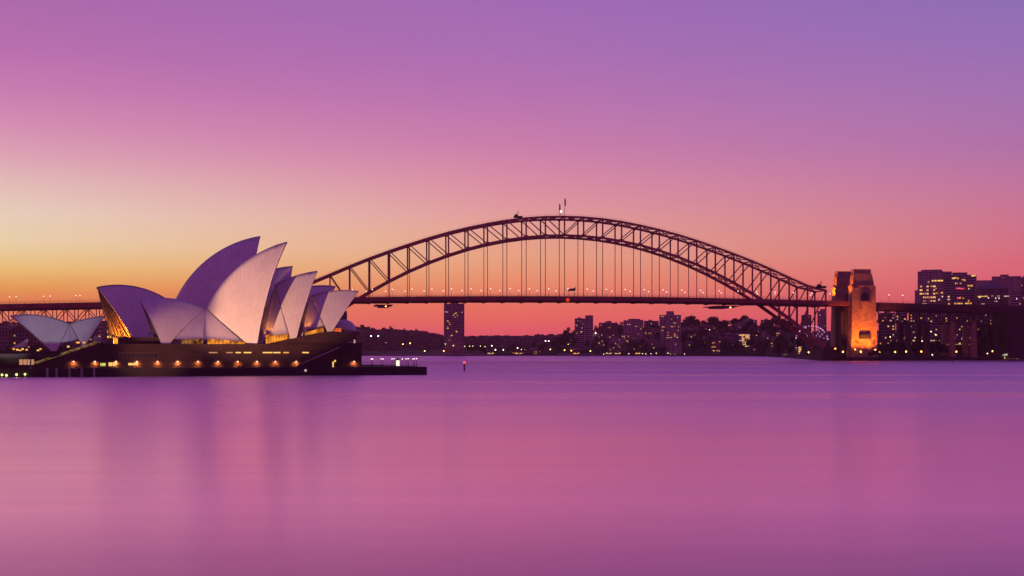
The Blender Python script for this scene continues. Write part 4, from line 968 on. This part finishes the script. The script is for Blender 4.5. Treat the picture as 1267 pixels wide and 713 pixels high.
def flats_at(px, d, w, fl, label, group, f, l):
    Y = interp(SHORE, px) + d; z = ground_z(px, Y); h = fl * 3.0 + 1.5; pxw = w / Y * FPX
    building(label, px - pxw / 2, px + pxw / 2, HY - (z + h - HC) / Y * FPX, Y, f, rb_.uniform(10, 15), 'slope_flats', 'building', group, lit=l, kinds='AAABBCDDD', rz=rb_.uniform(-.25, .25), tiers=((rb_.uniform(.05, .4), rb_.uniform(.55, .9), HY - (z + h + rb_.uniform(1.5, 4) - HC) / Y * FPX),))
for k in range(17):
    px = 733 + k * 5.1 + rb_.uniform(-1.5, 1.5)
    flats_at(px, rb_.uniform(40, 230), rb_.uniform(14, 24), rb_.choice((3, 4, 5, 6)), 'low block of flats among trees between core tower and stepped tower', 'flats between core tower and stepped tower', rb_.choice((0, 1, 1, 2, 3)), rb_.choice((2, 3, 4, 6)))
for k in range(20):
    px = 848 + k * 5.4 + rb_.uniform(-1.5, 1.5)
    flats_at(px, rb_.uniform(50, 235), rb_.uniform(13, 22), rb_.choice((2, 3, 3, 4)), 'low block of flats among trees right of the stepped tower', 'flats right of the stepped tower', rb_.choice((0, 1, 2, 2, 3)), rb_.choice((1, 2, 3, 5)))

# ------------------------------------------------------------------ trees
def tree_proto(h, r, lobes, seed, leaf, tall=1.0):
    q = random.Random(seed); t_ = thing('tree', 'x', 'tree')
    tk = MB().tube((0, 0, -1.2), (0, 0, h * .45), .34, .2, 7)
    cr = MB()
    for k in range(lobes):
        a = q.uniform(0, 6.28); d = r * q.uniform(.15, .75); c = Vector((d * math.cos(a), d * math.sin(a), h * q.uniform(.45, .86)))
        tk.tube((0, 0, h * .34), c, .15, .06, 5); lr = r * q.uniform(.34, .58)
        for i in range(46):
            u = Vector((q.gauss(0, 1), q.gauss(0, 1), q.gauss(0, .8))).normalized() * lr * q.uniform(.45, 1.08); p = c + u
            s_ = q.uniform(.45, .95); x = Vector((q.gauss(0, 1), q.gauss(0, 1), q.gauss(0, 1))).normalized(); y = x.cross(Vector((q.gauss(0, 1), q.gauss(0, 1), q.gauss(0, 1)))).normalized()
            cr.add([p - x * s_ - y * s_ * .6, p + x * s_ - y * s_ * .5, p + x * s_ * .7 + y * s_ * .7, p - x * s_ * .8 + y * s_ * .6], [(0, 1, 2, 3)])
    obj('trunk', tk, M['bark'], t_); obj('crown', cr, leaf, t_)
    return t_
PROTO = [tree_proto(11, 5.2, 9, 1, LEAF[0]), tree_proto(14, 5.6, 11, 2, LEAF[1]), tree_proto(9, 5.4, 8, 3, LEAF[2]), tree_proto(17, 4.6, 10, 4, LEAF[1]), tree_proto(12, 7.0, 13, 5, LEAF[0])]
rt = random.Random(5)
def tree_at(px, Y, label, group, sc=None, k=None, z=None):
    pr_ = PROTO[k if k is not None else rt.randrange(5)]
    s_ = sc or rt.uniform(.75, 1.2)
    place(pr_, (GX(px, Y), Y, ground_z(px, Y) if z is None else z), rt.uniform(0, 6.28), (s_ * rt.uniform(.9, 1.15), s_ * rt.uniform(.9, 1.15), s_), label, group)
def belt(n, a, c, d0, d1, label, group, sc=(.8, 1.2)):
    for k in range(n):
        px = a + (c - a) * (k + rt.random()) / n; tree_at(px, interp(SHORE, px) + rt.uniform(d0, d1), label, group, rt.uniform(*sc))
belt(20, 556, 690, 12, 70, 'dark low tree on the flat shore between tall tower and wooded slope', 'trees on the flat shore')
belt(44, 690, 770, 10, 230, 'dark tree on the slope around the core tower', 'trees around the core tower', (.8, 1.3))
belt(46, 762, 845, 8, 220, 'dark tree on the slope between broad block and stepped tower', 'trees around the broad block', (.8, 1.3))
belt(48, 842, 915, 8, 240, 'dark tree on the slope right of the stepped tower', 'trees right of the stepped tower', (.9, 1.4))
belt(46, 915, 992, 8, 230, 'dark tree on the slope left of the arch foot', 'trees left of the arch foot', (.9, 1.4))
belt(14, 990, 1052, 6, 60, 'dark tree on the bank at the foot of the arch', 'trees at the arch foot', (.45, .7))
belt(30, 1086, 1172, 8, 60, 'dark tree on the bank below the viaduct', 'trees below the viaduct', (.7, 1.05))
belt(20, 1172, 1280, 10, 50, 'low dark shrub tree on the bank at the right end', 'trees at the right end', (.35, .6))
belt(26, 1207, 1285, 25, 55, 'tall dark tree in front of the viaduct abutment', 'trees before the abutment', (1.2, 2.0))
for px, Y, s_, k, lab in ((858, 2270, 1.9, 4, 'wide dome-shaped tree standing above the skyline right of the stepped tower'), (884, 2260, 1.7, 1, 'rough-topped tree standing above the skyline, left of the long flat roof'), (896, 2250, 1.3, 4, 'dark round tree touching the long flat roof on the skyline'),
                          (693, 2215, 1.5, 4, 'big dark tree at the left end of the wooded slope'), (700, 2225, 1.4, 1, 'dark tree left of the core tower'), (921, 2300, 1.9, 2, 'tree top spreading above the long flat roof'),
                          (1077, 1312, .55, 2, 'small tree silhouetted against the lit foot of the pylon'), (1084, 1310, .62, 4, 'tree silhouetted at the right corner of the lit pylon')):
    tree_at(px, Y, lab, None, s_, k)
for px, s_ in ((443, 1.1), (449, 1.7), (455, 1.5), (474, 1.3), (484, 1.5), (500, 1.2), (516, 1.3)):
    Y = interp(HS, px) + 300; tree_at(px, Y, 'tall tree rising above the far wooded hill', 'tall trees on the far hill', s_ * .62, None, hill_z(px, Y))
for k in range(16):
    px = -8 + k * 9; Y = interp(SSH, px) + 20
    if Y: tree_at(px, Y, 'dark tree before the stores at the foot of the left approach', 'trees at the left approach', rt.uniform(.5, .8), None, 4)
for p_ in PROTO: hide_proto(p_)

# ------------------------------------------------------------------ lamps and small things on the far shores
def shore_lamps(pts, Y_, m, r, label, group):
    pr_ = thing('shore_lamp', 'x', 'lamp'); h = 5
    obj('pole', MB().tube((0, 0, -h), (0, 0, 0), .12, .08, 6), M['iron'], pr_); obj('globe', MB().ball((0, 0, r * .8), r, 8, 6), m, pr_)
    for px, py in pts:
        Y = Y_(px) if callable(Y_) else Y_
        p = P(px, py, Y); place(pr_, p, 0, 1, label, group)
    hide_proto(pr_)
sh = lambda d: (lambda px: interp(SHORE, px) + d)
shore_lamps([(1000.5, 436.8), (1024, 436.4), (1043, 436.2), (1065, 436), (1088.4, 436.8), (1107.5, 436.4), (1121.2, 435.9), (1140, 435.9), (1183.3, 436), (1228.2, 435.4)], sh(4), E['amber'], .72, 'amber promenade lamp along the dark seawall on the right bank', 'amber lamps on the right bank')
shore_lamps([(1214, 398), (1219, 411), (1229, 404), (1236, 412), (1246, 408), (1250, 431), (1261, 429), (1238, 430.5)], 1400, emit('faint_lamp', (1.0, .5, .2), .8), .42, 'faint lamp deep in the dark trees at the right end', 'faint lamps at the right end')
shore_lamps([(1254.2, 424.4), (1256.8, 415.5), (1264.2, 415.5), (1265.8, 433.4)], 1385, E['amber'], .85, 'amber street lamp in the dark at the far right end', 'amber lamps at the right end')
shore_lamps([(1221.7, 438.2), (1153.5, 439.8), (1256, 438.3), (1260.3, 438.5)], sh(3), E['warm'], .6, 'pale yellow lamp close to the water on the right bank', 'yellow lamps by the water')
shore_lamps([(1190.5, 420), (1192, 422.5), (1208, 422.5), (1210.5, 424), (1224.3, 422.4), (1240.5, 422.6), (1132.5, 418.5), (1141, 422.8), (1152, 411), (1157.5, 414.7), (1101.5, 417.6)], 1440, E['warm'], .62, 'small lamp among the dark buildings under the viaduct', 'lamps under the viaduct')
shore_lamps([(608.5, 428.5), (613, 433.5), (622.8, 433.5), (640.5, 431.5), (645, 433.5)], sh(8), E['white'], .8, 'white lamp on the flat shore right of the tall tower', 'white lamps on the flat shore')
shore_lamps([(525.5, 435), (549, 435), (681, 433), (706.8, 434.5), (730.5, 435), (698.5, 434)], sh(6), E['amber'], .85, 'amber lamp at the water edge of the far shore', 'amber lamps on the far shore')
shore_lamps([(498.5, 426.6), (507.4, 425.5)], 2660, E['amber'], 1.1, 'amber lamp on the foot of the far wooded hill', 'amber lamps on the far hill')
shore_lamps([(459, 416.5), (468, 416.5), (675, 422.5), (679, 422.8), (737, 413)], sh(90), E['white'], .85, 'white light high on the far shore', 'white lights on the far shore')
shore_lamps([(575, 429), (581, 428.9), (585, 428.8), (594.5, 428.8), (600, 429.4), (561, 428.4), (551, 426.2)], sh(14), E['warm'], .62, 'warm lamp around the foot of the tall tower', 'warm lamps at the tower foot')
shore_lamps([(778, 438.2), (788, 438.3), (795, 438.2), (799, 438.4), (805.5, 438.2), (812, 437.6), (826.5, 437.5), (847, 438.5), (747, 438.7)], sh(4), E['warm'], .6, 'warm lamp on the waterfront below the towers', 'lamps on the waterfront')
shore_lamps([(798, 432), (802, 424), (808, 425.5), (813, 425.6), (820.5, 425.6), (711, 424.7), (703, 426.5), (721.5, 419), (878, 408.5), (886, 423), (897, 423.5), (937.5, 432.5), (848, 429.5), (855.5, 429.3)], sh(70), E['warm'], .6, 'small warm lamp glinting among the trees of the slope', 'lamps among the trees of the slope')
# navigation tower on the left point
p = P(477.5, 424.5, 2142); nm = thing('navigation_tower', 'slim light tower on the tip of the far left point', 'light tower', (p.x, 2142, 1))
obj('pole', MB().tube((0, 0, 0), (0, 0, p.z - 1), .45, .3), M['iron'], nm); obj('lantern', MB().ball((0, 0, p.z - .4), .8, 8, 6), E['winC'], nm)
# shore walls: pale lines along the water
for a, c, lab in ((472, 600, 'pale lit seawall line along the far left point'), (690, 735, 'pale lit seawall line at the foot of the wooded slope')):
    mb = MB(); n = 10
    for k in range(n):
        p0, p1 = a + (c - a) * k / n, a + (c - a) * (k + 1) / n
        mb.bar((GX(p0, interp(SHORE, p0) - .6), interp(SHORE, p0) - .6, 2.4), (GX(p1, interp(SHORE, p1) - .6), interp(SHORE, p1) - .6, 2.4), 1.0, 1.6)
    tag(obj('seawall', mb, M['concrete']), lab, 'seawall')
mb = MB()
SEQ = [988, 1003, 1028, 1060, 1105, 1150, 1210, 1267, 1330]
for p0, p1 in zip(SEQ, SEQ[1:]): mb.bar((GX(p0, interp(SHORE, p0) - .8), interp(SHORE, p0) - .8, .8), (GX(p1, interp(SHORE, p1) - .8), interp(SHORE, p1) - .8, .8), 1.6, 5.2)
tag(obj('seawall', mb, M['seawall']), 'dark stone seawall along the right bank below the pylon', 'seawall')
a, c = P(1171, 426, 1405), P(1224, 425.8, 1410); bw = thing('balustrade', 'long low wall lit by a yellow strip beneath the pale viaduct piers', 'wall', (a.x, a.y, 0))
d = Vector((c.x - a.x, c.y - a.y, 0)); obj('wall', MB().bar((0, 0, a.z - 4), (d.x, d.y, a.z - 4), 1.2, 7), M['darkstone'], bw); obj('light_strip', MB().bar((0, -.75, a.z - .2), (d.x, d.y - .75, a.z - .2), .3, .6), emit('strip_glow', (1, .72, .16), .55, .6, .05), bw)
# lit boat sheds on the far waterfront
for a, c_, yt, k_, lab in ((709, 717, 433.6, 'AAB', 'amber-lit boat shed at the foot of the wooded slope'), (603, 611, 433.2, 'BCB', 'pale-lit boat shed on the flat shore right of the tall tower'), (637, 646, 433.4, 'BBC', 'brightly lit shed among white lamps on the flat shore'),
                           (749, 757, 435.8, 'CBC', 'long pale-lit shed on the waterfront below the broad block, left of two'), (760, 768, 436.2, 'CCB', 'pale-lit shed on the waterfront below the broad block, right of two'), (786, 792, 434.8, 'BBA', 'gold-lit shed on the waterfront left of the stepped tower')):
    building(lab, a, c_, yt, 2125 if a > 650 else 2145, 1, 7, 'boat_shed', 'boat shed', ybase=441, roof='gable', lit=0, ww=1.6, wh=1.1, bands=False, cells=[(.12 + .15 * i, 437.6 - (i % 2) * .5, k_[i % 3]) for i in range(6) if i != 3])
# ferry wharf at the right end
wf = thing('ferry_wharf', 'pale lit ferry wharf with flat roof at the right end of the bank', 'wharf', (GX(1252.5, 1360), 1360, 0))
obj('platform', MB().box(-9, 9, -4, 4, .6, 1.6), M['concrete'], wf); obj('roof', MB().box(-8.6, 8.6, -3.6, 3.6, 4.9, 5.5).prism([(-8, 5.5), (-1, 5.5), (-4.5, 7.2)], -3, 3), emit('lit_roof', (1, .95, .8), .55), wf)
for k in range(6): obj('post', MB().box(-8 + 3.1 * k, -7.7 + 3.1 * k, -3.2, -2.9, -2, 4.9), M['concrete'], wf)
for k in range(4): obj('lit_panel', MB().box(-7.4 + 3.8 * k, -5.2 + 3.8 * k, 1.0, 1.2, 1.8, 4.2), E['yel'], wf)
# ferris wheel glowing behind the arch foot
c = P(1004, 423.5, 1640); rw = 19.0
fw_ = thing('ferris_wheel', 'ferris wheel glowing pink and yellow behind the arch foot', 'ferris wheel', (c.x, c.y, 0))
rim = MB(); bulbs = MB(); low = MB(); spk = MB()
for k in range(40):
    t0, t1 = 2 * math.pi * k / 40, 2 * math.pi * (k + 1) / 40
    for y in (-1, 1): rim.bar((rw * math.cos(t0), y, c.z + rw * math.sin(t0)), (rw * math.cos(t1), y, c.z + rw * math.sin(t1)), .3, .3)
    (bulbs if math.sin(t0) > -.35 else low).bar((rw * math.cos(t0), -1.5, c.z + rw * math.sin(t0)), (rw * math.cos(t0 + .09), -1.5, c.z + rw * math.sin(t0 + .09)), .7, 1.5)
    if k % 2 == 0:
        tgt = bulbs if math.sin(t0) > -.35 else low
        for f in (.3, .48, .64, .8): tgt.ball((rw * f * math.cos(t0), -1.4, c.z + rw * f * math.sin(t0)), .62, 6, 4)
        spk.bar((0, -1, c.z), (rw * math.cos(t0), -1, c.z + rw * math.sin(t0)), .22, .22)
obj('rim', rim, M['iron'], fw_); obj('spokes', spk, M['iron'], fw_); obj('light_ring', bulbs, E['pink'], fw_); obj('lower_lights', low, E['lime'], fw_)
obj('support', MB().bar((-9, 2.4, 3), (0, 2.4, c.z), .8, .8).bar((9, 2.4, 3), (0, 2.4, c.z), .8, .8), M['iron'], fw_); obj('hub', MB().tube((0, -1.6, c.z), (0, 2.8, c.z), 1.4, 1.4, 12), M['iron'], fw_)
for k in range(16):
    t0 = 2 * math.pi * (k + .5) / 16; g_ = Vector((rw * math.cos(t0), 0, c.z + rw * math.sin(t0)))
    obj('gondola', MB().taper(-.9, .9, -.9, .9, -2.4, -1.1, 1.1, -1.1, 1.1, -1.2).box(-1.1, 1.1, -1.1, 1.1, -.3, 0).bar((-.8, 0, -1.2), (-.8, 0, -.2), .1, .1).bar((.8, 0, -1.2), (.8, 0, -.2), .1, .1), M['roof'], fw_, g_)
# fairground pavilions below the wheel
for a, c_, yt, lab in ((988, 996, 428, 'lit fairground pavilion under the left side of the wheel'), (997, 1004, 431, 'second lit fairground pavilion right under the wheel')):
    building(lab, a, c_, yt, 1585, 1, 10, 'pavilion', 'pavilion', ybase=441, roof='gable', lit=0, ww=2.0, wh=1.5, bands=False, cells=[(.15 + .22 * i, yt + 2.2 + 2.3 * j, 'BCBA'[(i + j) % 4]) for i in range(4) for j in range(4)])
# jetty with lit boats' berth left of the arch foot
for a, c_, Y in ((968, 986, 1770),):
    j = thing('jetty', 'low lit jetty at the water left of the arch foot', 'jetty', (GX((a + c_) / 2, Y), Y, 0)); w = (c_ - a) / FPX * Y / 2
    obj('platform', MB().box(-w, w, -3, 3, .5, 1.4), M['concrete'], j)
    for k in range(8): obj('pile', MB().tube((-w + 2 * w * k / 7, -2.6, -2), (-w + 2 * w * k / 7, -2.6, 3.2), .3, .25, 6), M['bark'], j)
    for k in range(6): obj('lamp', MB().ball((-w * .8 + 1.6 * w * k / 5, -2.2, 3.6), .45, 6, 4), E['yel'], j)

# ------------------------------------------------------------------ evening haze in the air
hm = bpy.data.materials.new('evening_haze'); hm.use_nodes = True; ht = hm.node_tree; ht.nodes.clear()
hv = ht.nodes.new('ShaderNodeVolumePrincipled'); ho = ht.nodes.new('ShaderNodeOutputMaterial'); ht.links.new(hv.outputs[0], ho.inputs['Volume'])
hv.inputs['Color'].default_value = (1.0, 0.46, 0.52, 1); hv.inputs['Density'].default_value = HAZE; hv.inputs['Anisotropy'].default_value = 0.55
hz_ = obj('haze', MB().box(-2600, 2600, -700, 3900, -4.5, 150), hm); hz_['kind'] = 'stuff'; hz_['label'] = 'thin pink evening haze over the harbour'
